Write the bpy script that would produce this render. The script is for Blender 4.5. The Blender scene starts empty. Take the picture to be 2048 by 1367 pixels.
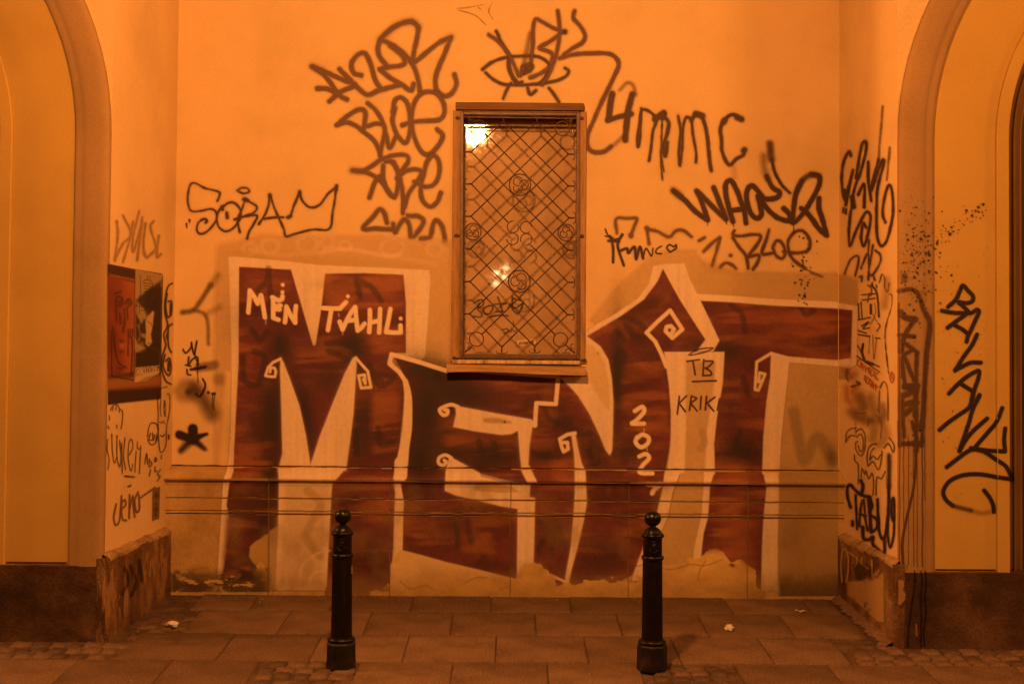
import bpy, bmesh, math, random
import numpy as np
from mathutils import Vector, Matrix

random.seed(7)
R_ = math.radians
SC = bpy.context.scene
COL = SC.collection

# ------------------------------------------------------------------ camera
F_PX = 2450.0                      # focal length in photo pixels (2048 wide)
PITCH, ROLL = R_(1.5), R_(0.45)
CAM = np.array([0.0, -8.1, 1.584])
HORIZON = 700.0
SHIFT_PX = HORIZON - 683.5 - F_PX * math.tan(PITCH)
cam_d = bpy.data.cameras.new('camera')
cam = bpy.data.objects.new('camera', cam_d); COL.objects.link(cam)
cam_d.sensor_width = 36.0
cam_d.lens = F_PX / 2048 * 36.0
cam_d.shift_y = SHIFT_PX / 2048
cam_d.clip_start = 0.05; cam_d.clip_end = 500
MAT = Matrix.Rotation(math.pi / 2 + PITCH, 4, 'X') @ Matrix.Rotation(ROLL, 4, 'Z')
cam.matrix_world = Matrix.Translation(Vector(CAM)) @ MAT
SC.camera = cam
_m = np.array(MAT)[:3, :3]
C_R, C_U, C_F = _m[:, 0], _m[:, 1], -_m[:, 2]

def ray(px, py):
    """direction of the line of sight through a photo pixel"""
    x = (np.asarray(px, float) - 1024.0) / F_PX
    y = -(np.asarray(py, float) - 683.5 - SHIFT_PX) / F_PX
    return x[..., None] * C_R + y[..., None] * C_U + C_F

# ------------------------------------------------------------------ world, exposure
W = bpy.data.worlds.new('World'); SC.world = W; W.use_nodes = True
_nt = W.node_tree
_bg = _nt.nodes['Background']
_sky = _nt.nodes.new('ShaderNodeTexSky'); _sky.sky_type = 'NISHITA'; _sky.sun_disc = False
_sky.sun_elevation = R_(-6); _sky.sun_rotation = R_(200)
_nt.links.new(_sky.outputs[0], _bg.inputs[0]); _bg.inputs[1].default_value = 0.10
SC.view_settings.view_transform = 'Standard'; SC.view_settings.look = 'None'
SC.view_settings.exposure = 0.0; SC.view_settings.gamma = 1.0
SC.view_settings.use_curve_mapping = False
SC.cycles.use_denoising = True
SC.cycles.max_bounces = 8; SC.cycles.transparent_max_bounces = 16

# ------------------------------------------------------------------ street lamps (sodium), positions and power
SODIUM = (1.0, 0.362, 0.092)
def lamp_light(name, loc, power, size):
    l = bpy.data.lights.new(name, 'POINT'); l.energy = power; l.color = SODIUM; l.shadow_soft_size = size
    o = bpy.data.objects.new(name, l); o.location = loc; COL.objects.link(o)
    return o
PANE_Y = 0.22
_d = ray(948.0, 262.0)                              # the lamp seen mirrored in the window pane
_L = 4.1
_t = (2 * PANE_Y + _L - CAM[1]) / _d[1]
LAMP_D = (CAM[0] + _t * _d[0], -_L, CAM[2] + _t * _d[2])
LAMPS = [('hanging', LAMP_D, 800.0, 0.13),
         ('right', (5.25, -5.9, 5.2), 700.0, 0.55),
         ('left', (-9.0, -1.66, 5.4), 1900.0, 0.25),
         ('right_near', (8.0, -2.35, 5.4), 720.0, 0.20)]
LIGHTS = [lamp_light('lamp_light', p, w, s) for (_, p, w, s) in LAMPS]

# ------------------------------------------------------------------ helpers
def link(o, parent=None):
    COL.objects.link(o)
    if parent is not None:
        o.parent = parent
        o.matrix_parent_inverse = parent.matrix_world.inverted()
    return o
def tag(o, label=None, cat=None, group=None, kind=None):
    if label: o['label'] = label
    if cat: o['category'] = cat
    if group: o['group'] = group
    if kind: o['kind'] = kind
    return o
def empty(name, loc, label=None, cat=None, group=None):
    o = bpy.data.objects.new(name, None); o.location = loc; o.empty_display_size = .1
    COL.objects.link(o); o.matrix_world = Matrix.Translation(loc)
    return tag(o, label, cat, group)
def mesh_obj(name, verts, faces, mat, parent=None, smooth=False):
    me = bpy.data.meshes.new(name); me.from_pydata([tuple(map(float, v)) for v in verts], [], faces); me.update()
    me.materials.append(mat)
    if smooth: me.polygons.foreach_set('use_smooth', [True] * len(me.polygons))
    return link(bpy.data.objects.new(name, me), parent)
class MB:
    def __init__(self): self.v, self.f = [], []
    def add(self, v, f):
        n = len(self.v); self.v += [tuple(p) for p in v]; self.f += [tuple(i + n for i in q) for q in f]; return self
    def box(self, x0, x1, y0, y1, z0, z1):
        return self.add([(x, y, z) for x in (x0, x1) for y in (y0, y1) for z in (z0, z1)],
                        [(0, 1, 3, 2), (4, 6, 7, 5), (0, 4, 5, 1), (2, 3, 7, 6), (0, 2, 6, 4), (1, 5, 7, 3)])
    def tube(self, pts, r, n=6, closed=False, cap=True):
        pts = [Vector(p) for p in pts]; m = len(pts)
        rs = r if isinstance(r, (list, tuple)) else [r] * m
        ref = Vector((0.0, 1.0, 0.0)); vs = []
        for i, p in enumerate(pts):
            a = pts[(i - 1) % m] if (closed or i) else p
            b = pts[(i + 1) % m] if (closed or i < m - 1) else p
            t = (b - a).normalized()
            rf = ref if abs(t.dot(ref)) < .95 else Vector((1, 0, 0))
            u = t.cross(rf).normalized(); w = t.cross(u)
            vs += [p + (u * math.cos(2 * math.pi * k / n) + w * math.sin(2 * math.pi * k / n)) * rs[i] for k in range(n)]
        fs = []
        for i in range(m if closed else m - 1):
            j = (i + 1) % m
            fs += [(i * n + k, i * n + (k + 1) % n, j * n + (k + 1) % n, j * n + k) for k in range(n)]
        if cap and not closed: fs += [tuple(range(n))[::-1], tuple((m - 1) * n + k for k in range(n))]
        return self.add(vs, fs)
    def lathe(self, prof, n=24, c=(0, 0, 0), rib=0.0, nrib=16):
        vs = []
        for (r, z) in prof:
            for k in range(n):
                a = 2 * math.pi * k / n
                rr = r + rib * math.cos(nrib * a)
                vs.append((c[0] + rr * math.cos(a), c[1] + rr * math.sin(a), c[2] + z))
        fs = []
        for i in range(len(prof) - 1):
            fs += [(i * n + k, i * n + (k + 1) % n, (i + 1) * n + (k + 1) % n, (i + 1) * n + k) for k in range(n)]
        fs += [tuple(range(n))[::-1], tuple((len(prof) - 1) * n + k for k in range(n))]
        return self.add(vs, fs)
    def build(self, name, mat, parent=None, smooth=False):
        return mesh_obj(name, self.v, self.f, mat, parent, smooth)
def bevel(o, w=.004, seg=2):
    m = o.modifiers.new('bevel', 'BEVEL'); m.width = w; m.segments = seg; m.limit_method = 'ANGLE'; m.angle_limit = R_(35)
    return o
def rough_box_mesh(name, sx, sy, sz, mat, nx=6, ny=6, amp=.003, rnd=.008, seed=0, ring=.007):
    """slab with rounded worn edges and an uneven top; origin at the centre of its top"""
    rg = random.Random(seed); bm = bmesh.new()
    bmesh.ops.create_grid(bm, x_segments=nx, y_segments=ny, size=.5)
    for v in bm.verts:
        ex = .5 - abs(v.co.x); ey = .5 - abs(v.co.y)
        edge = min(ex, ey)
        wx, wy = ring / sx, ring / sy
        f = lambda c, w, n: math.copysign(max(0, (abs(c) - 0) / (.5 - 1 / n) * (.5 - w)) if abs(c) < .5 - 1e-5 else .5, c)
        v.co.x = f(v.co.x, wx, nx) * sx; v.co.y = f(v.co.y, wy, ny) * sy
        z = rg.uniform(-amp, amp)
        if edge < 1e-5:
            z -= rnd * rg.uniform(.6, 1.5)
            v.co.x += rg.uniform(-1, 1) * amp; v.co.y += rg.uniform(-1, 1) * amp
        v.co.z = z
    ext = bmesh.ops.extrude_edge_only(bm, edges=[e for e in bm.edges if e.is_boundary])
    for g in ext['geom']:
        if isinstance(g, bmesh.types.BMVert): g.co.z = -sz
    me = bpy.data.meshes.new(name); bm.to_mesh(me); bm.free(); me.materials.append(mat)
    me.polygons.foreach_set('use_smooth', [True] * len(me.polygons))
    return me

# ------------------------------------------------------------------ materials
def nodes_of(name):
    m = bpy.data.materials.new(name); m.use_nodes = True
    nt = m.node_tree; return m, nt, nt.nodes['Principled BSDF']
def N(nt, typ, **kw):
    n = nt.nodes.new(typ)
    for k, v in kw.items():
        if k.startswith('_'): n.inputs[k[1:].replace('_', ' ')].default_value = v
        else: setattr(n, k, v)
    return n
def ramp(nt, fac, stops):
    r = nt.nodes.new('ShaderNodeValToRGB')
    while len(r.color_ramp.elements) < len(stops): r.color_ramp.elements.new(.5)
    for e, (p, c) in zip(r.color_ramp.elements, stops):
        e.position = p; e.color = (*c, 1) if len(c) == 3 else c
    nt.links.new(fac, r.inputs[0]); return r.outputs[0]
def noise(nt, scale, detail=4, rough=.55, vec=None, stretch=None):
    tc = nt.nodes.new('ShaderNodeTexCoord'); src = tc.outputs['Object']
    if stretch:
        mp = nt.nodes.new('ShaderNodeMapping'); mp.inputs['Scale'].default_value = stretch
        nt.links.new(src, mp.inputs[0]); src = mp.outputs[0]
    n = N(nt, 'ShaderNodeTexNoise', _Scale=scale, _Detail=detail, _Roughness=rough)
    nt.links.new(src, n.inputs['Vector']); return n.outputs['Fac']
def mixc(nt, fac, a, b, mode='MIX'):
    m = nt.nodes.new('ShaderNodeMix'); m.data_type = 'RGBA'; m.blend_type = mode
    for s, v in ((m.inputs[0], fac), (m.inputs[6], a), (m.inputs[7], b)):
        if isinstance(v, (int, float)): s.default_value = v
        elif isinstance(v, tuple): s.default_value = (*v, 1)
        else: nt.links.new(v, s)
    return m.outputs[2]
def bump(nt, b, h, strength=.2, dist=.004):
    n = N(nt, 'ShaderNodeBump', _Strength=strength, _Distance=dist)
    nt.links.new(h, n.inputs['Height']); nt.links.new(n.outputs[0], b.inputs['Normal'])
def surface(name, base, dark, light, scale=3.0, fine=60.0, rough=.85, bmp=.25, bd=.004, stretch=None, grit=.25, spec=.25):
    m, nt, b = nodes_of(name)
    n1 = noise(nt, scale, 6, .62, stretch=stretch); n2 = noise(nt, fine, 3, .6)
    c = ramp(nt, n1, [(.32, dark), (.5, base), (.70, light)])
    c2 = ramp(nt, n2, [(.25, (1 - grit,) * 3), (.75, (1 + grit * .35,) * 3)])
    nt.links.new(mixc(nt, 1.0, c, c2, 'MULTIPLY'), b.inputs['Base Color'])
    b.inputs['Roughness'].default_value = rough; b.inputs['Specular IOR Level'].default_value = spec
    mx = N(nt, 'ShaderNodeMath', operation='ADD'); nt.links.new(n2, mx.inputs[0]); nt.links.new(n1, mx.inputs[1])
    bump(nt, b, mx.outputs[0], bmp, bd); return m
def sc(c, k): return tuple(x * k for x in c)
WALLC = (.71, .51, .235)
M = {}
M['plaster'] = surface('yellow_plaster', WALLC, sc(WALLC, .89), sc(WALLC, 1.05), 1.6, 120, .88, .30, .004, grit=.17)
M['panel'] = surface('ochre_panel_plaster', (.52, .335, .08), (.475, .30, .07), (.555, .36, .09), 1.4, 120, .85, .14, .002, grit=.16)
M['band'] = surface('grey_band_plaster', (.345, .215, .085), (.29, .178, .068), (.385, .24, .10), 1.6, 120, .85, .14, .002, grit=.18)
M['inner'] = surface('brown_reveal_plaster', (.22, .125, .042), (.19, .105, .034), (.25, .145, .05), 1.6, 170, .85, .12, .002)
M['plinth_dark'] = surface('dark_painted_plinth', (.075, .036, .018), (.030, .014, .008), (.15, .085, .038), 3.2, 75, .8, .5, .008, grit=.5)
M['plinth_worn'] = surface('worn_side_plinth', (.16, .082, .036), (.065, .032, .016), (.33, .2, .085), 4.5, 60, .85, .6, .010, stretch=(1, 1, .45), grit=.45)
M['plinth_cap'] = surface('mortar_ledge', (.34, .22, .10), (.17, .10, .045), (.45, .3, .14), 7, 60, .9, .6, .010, grit=.35)
M['stone'] = surface('plinth_stone_render', (.47, .315, .115), (.37, .235, .08), (.56, .385, .155), 4.0, 90, .85, .35, .005, grit=.25)
M['joint'] = surface('dark_joint', (.035, .018, .010), (.02, .01, .006), (.05, .03, .015), 9, 60)
M['slab'] = surface('concrete_slab', (.172, .108, .062), (.112, .068, .037), (.222, .142, .082), 3.4, 85, .85, .6, .004, grit=.62)
M['slab2'] = surface('concrete_slab_pale', (.192, .121, .070), (.135, .083, .046), (.24, .155, .09), 4.6, 95, .85, .6, .004, grit=.62)
M['slab3'] = surface('concrete_slab_dark', (.145, .091, .050), (.10, .06, .032), (.18, .114, .064), 2.8, 90, .85, .6, .004, grit=.62)
M['dirt'] = surface('joint_dirt', (.125, .076, .042), (.075, .044, .023), (.175, .11, .062), 9, 70, .95, .8, .012, grit=.6)
M['street'] = surface('asphalt', (.05, .045, .04), (.04, .036, .032), (.06, .054, .048), 2, 120, .9, .4)
M['sett'] = surface('granite_sett', (.15, .092, .05), (.10, .058, .031), (.20, .125, .072), 14, 130, .7, .6, .006, grit=.5, spec=.4)
M['sett2'] = surface('granite_sett_dark', (.088, .052, .028), (.055, .032, .018), (.12, .075, .042), 14, 130, .7, .6, .006, grit=.5, spec=.4)
M['iron'] = surface('grille_iron', (.085, .045, .025), (.045, .022, .012), (.15, .085, .045), 22, 160, .55, .3, .002, spec=.5)
M['iron_flat'] = surface('grille_frame_iron', (.125, .066, .034), (.08, .04, .02), (.18, .10, .055), 18, 160, .5, .2, .002, spec=.5)
M['bollard'] = surface('black_cast_iron', (.006, .0035, .0028), (.004, .0025, .002), (.012, .007, .005), 18, 110, .30, .5, .003, grit=.5, spec=.28)
M['bollard_base'] = surface('scuffed_bollard_base', (.012, .007, .005), (.006, .004, .003), (.038, .023, .014), 14, 90, .5, .6, .004, grit=.5, spec=.3)
M['casing'] = surface('casing_wood', (.37, .21, .078), (.28, .155, .055), (.44, .26, .10), 9, 120, .7, .3, .003, stretch=(4, 1, .5), grit=.2)
M['hood'] = surface('hood_wood', (.17, .085, .034), (.13, .062, .024), (.21, .11, .045), 9, 120, .65, .2, .002, stretch=(.5, 1, 4))
M['rail'] = surface('window_rail_wood', (.17, .09, .038), (.12, .06, .026), (.22, .12, .05), 9, 120, .6, .2, .002)
M['reveal'] = surface('reveal_plaster', (.62, .45, .2), (.50, .34, .14), (.68, .5, .24), 9, 120, .8, .3, .003, grit=.2)
M['sill'] = surface('sill_metal', (.46, .28, .115), (.34, .20, .075), (.56, .36, .16), 8, 120, .5, .2, .002, stretch=(.4, 1, 4))
M['sill_tile'] = surface('sill_tile_strip', (.58, .42, .24), (.12, .07, .04), (.78, .62, .40), 20, 100, .35, .3, .003, stretch=(1, 1, .2), spec=.6)
M['wood'] = surface('dark_door_wood', (.06, .032, .017), (.04, .02, .01), (.08, .045, .025), 6, 90, .5, .3, .003, stretch=(6, 1, .5))
M['tissue'] = surface('white_tissue', (.72, .66, .55), (.6, .54, .44), (.8, .74, .63), 30, 120, .9, .3)
M['lampmetal'] = surface('lamp_metal', (.06, .06, .06), (.045, .045, .045), (.08, .08, .08), 20, 90, .5, .1)
M['facade'] = surface('opposite_plaster', (.5, .42, .3), (.42, .35, .24), (.56, .47, .34), .8, 60, .9, .2)

# painted marks: colour and coverage live on the paint's own mesh; the grain breaks its edge into spray dots
def paint_mat(name, rough=.6, grain=520.0, grit=.9, spec=.3):
    m, nt, b = nodes_of(name)
    at = N(nt, 'ShaderNodeAttribute', attribute_name='paint')
    n = noise(nt, grain, 2, .6); n2 = noise(nt, 35.0, 4, .6)
    col = mixc(nt, 1.0, at.outputs['Color'], ramp(nt, n2, [(.25, (.90,) * 3), (.75, (1.06,) * 3)]), 'MULTIPLY')
    nt.links.new(col, b.inputs['Base Color'])
    def mth(op, a, c):
        k = N(nt, 'ShaderNodeMath', operation=op)
        for s, v in zip(k.inputs, (a, c)):
            if isinstance(v, (int, float)): s.default_value = v
            else: nt.links.new(v, s)
        return k.outputs[0]
    A = at.outputs['Alpha']
    soft = mth('MULTIPLY', mth('MULTIPLY', A, mth('SUBTRACT', 1.0, A)), 4.0 * grit)
    al = mth('ADD', A, mth('MULTIPLY', soft, mth('SUBTRACT', n, .5)))
    al.node.use_clamp = True
    nt.links.new(al, b.inputs['Alpha'])
    b.inputs['Roughness'].default_value = rough; b.inputs['Specular IOR Level'].default_value = spec
    return m
M['paint'] = paint_mat('spray_paint')
M['mural'] = paint_mat('mural_paint', .65, 520, .35)
M['ink'] = paint_mat('marker_ink', .5, 300, .3)
M['print'] = paint_mat('printed_paper', .7, 200, .1)
_m, _nt, _b = nodes_of('dusty_window_glass')
_n = noise(_nt, 4.0, 5, .6); _nf = noise(_nt, 40.0, 3, .6)
_nt.links.new(ramp(_nt, _n, [(.3, (.38, .235, .105)), (.5, (.45, .285, .13)), (.72, (.54, .36, .18))]), _b.inputs['Base Color'])
_b.inputs['Roughness'].default_value = .7; _b.inputs['Coat Weight'].default_value = 1.0
_nt.links.new(ramp(_nt, _nf, [(.3, (.018,) * 3), (.7, (.06,) * 3)]), _b.inputs['Coat Roughness'])
_b.inputs['Coat IOR'].default_value = 1.7
M['pane'] = _m
def glow(name, c, s):
    m, nt, b = nodes_of(name); b.inputs['Emission Color'].default_value = (*c, 1); b.inputs['Emission Strength'].default_value = s
    b.inputs['Base Color'].default_value = (.3, .2, .1, 1); return m
M['bulb'] = glow('lit_lantern_pane', (1.0, .55, .22), 60.0)
M['litwin'] = glow('lit_window', (1.0, .5, .18), 1.2)

# ------------------------------------------------------------------ the place: main measures
YF = -1.13                                            # front plane of the portal blocks
def on_y(px, py, y):
    d = ray(px, py); t = (y - CAM[1]) / d[..., 1]; return CAM + t[..., None] * d
def P(px, py, y): return on_y(np.float64(px), np.float64(py), y)
XLB, XLF = P(345, 850, 0)[0], P(212, 950, YF)[0]
XRB, XRF = P(1678, 850, 0)[0], P(1795, 850, YF)[0]
ZTOP = 5.4
def gz(y): return .055 * y
def on_ground(px, py):
    d = ray(np.float64(px), np.float64(py)); t = (gz(CAM[1]) - CAM[2]) / (d[2] - .055 * d[1]); return CAM + t * d
# back plinth profile: depth as a function of height
PZ = np.array([-1.0, .505, .515, .61, .690, .700, .712, .722, .7305, .742, .755, .770, .785, .797, .806, .8061, 9.0])
PY = np.array([-.115, -.115, -.120, -.120, -.120, -.123, -.126, -.138, -.152, -.156, -.148, -.126, -.098, -.066, -.020, 0, 0])
def back_y(z): return np.interp(z, PZ, PY)
# front faces: depth as a function of the distance u from the block's corner
UX = np.array([-9, 0.004, .015, .05, .10, .14, .15, .158, .19, .2, .2051, .2052, .565, .5651, .634, .6341, .675, .6751, .69, .6901, 9])
UY = np.array([-1.150, -1.150, -1.163, -1.171, -1.171, -1.163, -1.155, -1.150, -1.148, -1.140, -1.130, -1.125, -1.125, -1.14, -1.14, -1.08, -1.08, -1.09, -1.09, -1.05, -1.05])
def unproject(px, py, surf, eps):
    d = ray(px, py); out = np.empty(d.shape)
    if surf in ('left', 'right'):
        xb, xf = (XLB, XLF) if surf == 'left' else (XRB, XRF); k = (xb - xf) / (0 - YF)
        s = 1 if surf == 'left' else -1
        # X = xb + k*Y  (+eps towards the niche)
        t = (xb + s * eps + k * CAM[1] - CAM[0]) / (d[..., 0] - k * d[..., 1])
        return CAM + t[..., None] * d
    if surf in ('left_plinth', 'right_plinth'):
        s = 1 if surf == 'left_plinth' else -1
        xb, xf = (XLB, XLF) if s > 0 else (XRB, XRF); k = (xb - xf) / (0 - YF)
        t = (xb + s * (.042 + eps) + k * CAM[1] - CAM[0]) / (d[..., 0] - k * d[..., 1]); return CAM + t[..., None] * d
    y = np.full(d.shape[:-1], {'back': 0.0, 'front_right': -1.14, 'front_left': -1.14, 'front_plinth': -1.175, 'pane': PANE_Y, 'sill': 0}[surf])
    for _ in range(8):
        t = (y - eps - CAM[1]) / d[..., 1]; p = CAM + t[..., None] * d
        if surf == 'back': y = .5 * y + .5 * back_y(p[..., 2])
        elif surf == 'front_right': y = .5 * y + .5 * np.interp(p[..., 0] - XRF, UX, UY)
        elif surf == 'front_left': y = .5 * y + .5 * np.interp(XLF - p[..., 0], UX, UY)
        else: break
    return p

# ------------------------------------------------------------------ ground
street = MB().add([(-60, -60, -.36), (60, -60, -.36), (60, 30, -.36), (-60, 30, -.36)], [(0, 1, 2, 3)]).build('street', M['street'])
tag(street, kind='structure')
pv = MB(); _nx, _ny = 60, 30; X0, X1, Y0, Y1 = -9.0, 9.0, -3.3, .35
_v = []
for j in range(_ny + 1):
    for i in range(_nx + 1):
        x = X0 + (X1 - X0) * i / _nx; y = Y0 + (Y1 - Y0) * j / _ny
        _v.append((x, y, gz(y) - .010 + random.uniform(-.003, .003)))
pv.add(_v, [(j * (_nx + 1) + i, j * (_nx + 1) + i + 1, (j + 1) * (_nx + 1) + i + 1, (j + 1) * (_nx + 1) + i) for j in range(_ny) for i in range(_nx)])
pavement = tag(pv.build('pavement', M['dirt']), kind='structure')
MB().box(-9, 9, -3.45, -3.3, -.36, gz(-3.3) + .002).build('kerb', M['slab2'], pavement)

slope = math.atan(.055)
slab_meshes = {}
def slab(x0, x1, y0, y1):
    g = .006; w, h = round(x1 - x0 - g, 3), round(y1 - y0 - g, 3); k = random.randrange(4)
    key = (w, h, k)
    if key not in slab_meshes:
        slab_meshes[key] = rough_box_mesh('paving_slab', w, h, .05, M[('slab', 'slab2', 'slab3', 'slab')[k]], 8, 8, .0008, .004, k + len(slab_meshes), .006)
    o = bpy.data.objects.new('paving_slab', slab_meshes[key]); link(o, pavement)
    xc, yc = (x0 + x1) / 2, (y0 + y1) / 2
    o.location = (xc, yc, gz(yc) + random.uniform(-.0025, .0025)); o.rotation_euler = (slope + random.uniform(-.003, .003), random.uniform(-.003, .003), random.uniform(-.002, .002))
def slab_row(y0, y1, xa, xb, off, skip=()):
    x = xa; cuts = [xa]
    k = math.floor((xa - off) / .5) + 1
    while off + k * .5 < xb - .06:
        if off + k * .5 > xa + .06: cuts.append(off + k * .5)
        k += 1
    cuts.append(xb)
    for a, b in zip(cuts[:-1], cuts[1:]):
        for (sa, sb) in skip:
            if a < sb and b > sa:
                if a < sa - .06: slab(a, sa, y0, y1)
                if b > sb + .06: slab(sb, b, y0, y1)
                break
        else: slab(a, b, y0, y1)
slab_row(-.5, -.125, -1.98, 2.06, -.118)
slab_row(-1.0, -.5, -1.90, 2.07, -.347)
_fm = MB(); _v = []; _n = 40                           # worn mortar fillet along the right side plinth
for k in range(_n + 1):
    y = -.13 - 1.05 * k / _n; xw = XRB + (XRF - XRB) * (y / YF) - .036; w0 = .055 + .012 * math.sin(k * .7) + .01 * math.sin(k * 1.9)
    _v += [(xw, y, gz(y) + .030 + .004 * math.sin(k * 1.3)), (xw - w0 * .5, y, gz(y) + .015 + .003 * math.sin(k * 2.1)), (xw - w0, y, gz(y) - .004)]
_fm.add(_v, [(3 * k + i, 3 * k + 3 + i, 3 * k + 4 + i, 3 * k + 1 + i) for k in range(_n) for i in range(2)] + [(3 * _n, 3 * _n + 1, 3 * _n + 2)]).build('mortar_fillet', M['slab2'], pavement, True)
slab_row(-1.5, -1.0, -2.12, 1.84, -.075)
BOL = [(-.886, -1.60), (.752, -1.60)]
PATCH = [(-1.33, -.82), (.69, 1.19)]
slab_row(-2.0, -1.5, -5.0, 5.0, -.30, PATCH)
slab_row(-2.5, -2.0, -5.0, 5.0, -.06); slab_row(-3.0, -2.5, -5, 5, -.3)

sett_meshes = [rough_box_mesh('sett', .094 + .006 * (k % 3 - 1), .09, .06, M['sett' if k % 3 else 'sett2'], 6, 6, .0030, .009, 40 + k, .013) for k in range(7)]
def setts(x0, x1, y0, y1, drop=0.0, stagger=True, sink=0.0):
    nr = max(1, round((y1 - y0) / .098)); dy = (y1 - y0) / nr
    for j in range(nr):
        x = x0 + (random.uniform(.0, .05) if stagger else 0)
        while x < x1 - .06:
            w = random.uniform(.088, .112)
            if random.random() >= drop:
                o = bpy.data.objects.new('sett', random.choice(sett_meshes)); link(o, pavement)
                y = y0 + (j + .5) * dy
                o.location = (x + w / 2, y + random.uniform(-.006, .006), gz(y) + random.uniform(-.005, .006) - sink)
                o.scale = (w / .098, dy / .097, 1)
                o.rotation_euler = (slope + random.uniform(-.05, .05), random.uniform(-.05, .05), random.uniform(-.06, .06))
            x += w
setts(-3.7, -2.13, -1.495, -1.19)
setts(-2.22, -1.90, -1.49, -.62, .30, sink=.003)
setts(1.86, 3.7, -1.495, -1.19)
setts(1.86, 2.16, -1.19, -1.02, .2, sink=.003)
for a, b in PATCH: setts(a + .01, b - .01, -1.99, -1.51, .06)

# ------------------------------------------------------------------ rear wall of the niche
rear = empty('rear_wall', (0, 0, 0), 'yellow plastered rear wall of the niche carrying a big maroon letter mural', 'wall')
WX0, WX1 = P(921, 450, 0)[0], P(1160, 450, 0)[0]
WZ0, WZ1 = P(1030, 716, 0)[2], P(1040, 222, 0)[2]
def wall_face(x0, x1, z0, z1, hole):
    (hx0, hx1, hz0, hz1) = hole; xs = [x0, hx0, hx1, x1]; zs = [z0, hz0, hz1, z1]
    v = [(x, 0, z) for z in zs for x in xs]
    f = [(j * 4 + i, j * 4 + i + 1, (j + 1) * 4 + i + 1, (j + 1) * 4 + i) for j in range(3) for i in range(3) if not (i == 1 and j == 1)]
    return v, f
_v, _f = wall_face(XLB - .03, XRB + .03, -.1, ZTOP, (WX0, WX1, WZ0, WZ1))
mesh_obj('plaster_face', _v, _f, M['plaster'], rear)
_a = MB()
for q in ([(WX0, WZ0), (WX0, WZ1)], [(WX0, WZ1), (WX1, WZ1)], [(WX1, WZ1), (WX1, WZ0)], [(WX1, WZ0), (WX0, WZ0)]):
    (a, b), (c, d) = q
    _a.add([(a, 0.001, b), (c, 0.001, d), (c, .30, d), (a, .30, b)], [(0, 1, 2, 3)])
_a.build('window_reveal', M['reveal'], rear)
JX = [XLB - .01] + [P(p, 1080, -.115)[0] for p in (537, 780, 1021, 1257, 1495)] + [XRB + .01]
COURSES = [('cap_stone', .7240, .8062), ('plinth_stone', .615, .7215), ('plinth_stone', .5325, .609), ('plinth_stone', .5145, .5285), ('base_panel', -.03, .5075)]
GAPS = [(.7228, .0012), (.612, .0030), (.5305, .0022), (.511, .0036)]
def joint_cut(p):
    z = p[:, 2] + .0012 * np.sin(p[:, 0] * 23) + .0008 * np.sin(p[:, 0] * 61); k = np.ones(len(z))
    for c, hw in GAPS: k = k * sstep(hw, hw + .004, np.abs(z - c))
    for jx in JX[1:-1]: k = np.where(z < .73, k * sstep(.0010, .0045, np.abs(p[:, 0] - jx)), k)
    return k
for name, za, zb in COURSES:
    zs = [za] + [z for z in PZ if za + .001 < z < zb - .001] + [zb]
    prof = [(float(back_y(np.clip(z, za + 1e-4, zb - 2e-4))), z) for z in zs]
    for i in range(len(JX) - 1):
        x0, x1 = JX[i] + .0015, JX[i + 1] - .0015
        nseg = 7; m = MB(); v = []; np_ = len(prof)
        off = random.uniform(0, .0008)
        for s in range(nseg + 1):
            x = x0 + (x1 - x0) * s / nseg
            wob = random.uniform(-.0012, .0012)
            v += [(x, y + off, z + (wob if (k in (0, np_ - 1) and name != 'base_panel') else 0)) for k, (y, z) in enumerate(prof)]
            v += [(x, -.006, zb - .0005), (x, -.006, za + .0005)]
        w = np_ + 2
        f = [(s * w + k, s * w + (k + 1) % w, (s + 1) * w + (k + 1) % w, (s + 1) * w + k) for s in range(nseg) for k in range(w)]
        f += [tuple(range(w))[::-1], tuple(nseg * w + k for k in range(w))]
        m.add(v, f).build(name, M['stone'], rear)
MB().box(XLB - .005, XRB + .005, -.100, -.002, -.05, .735).build('mortar_core', M['joint'], rear)
_m = MB(); _v = []
for k in range(91):                                   # open crack where the cap meets the plaster
    x = XLB + (XRB - XLB) * k / 90; h = .0045 + random.uniform(-.0016, .0016); w0 = random.uniform(-.0012, .0012)
    _v += [(x, -.0205, .8040 + w0), (x, -.0205, .8068 + w0), (x, -.0035, .8075 + h + w0), (x, -.001, .8080 + h + w0)]
_m.add(_v, [(4 * k + i, 4 * k + 4 + i, 4 * k + 5 + i, 4 * k + 1 + i) for k in range(90) for i in range(3)]).build('cap_crack', M['joint'], rear)

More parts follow.
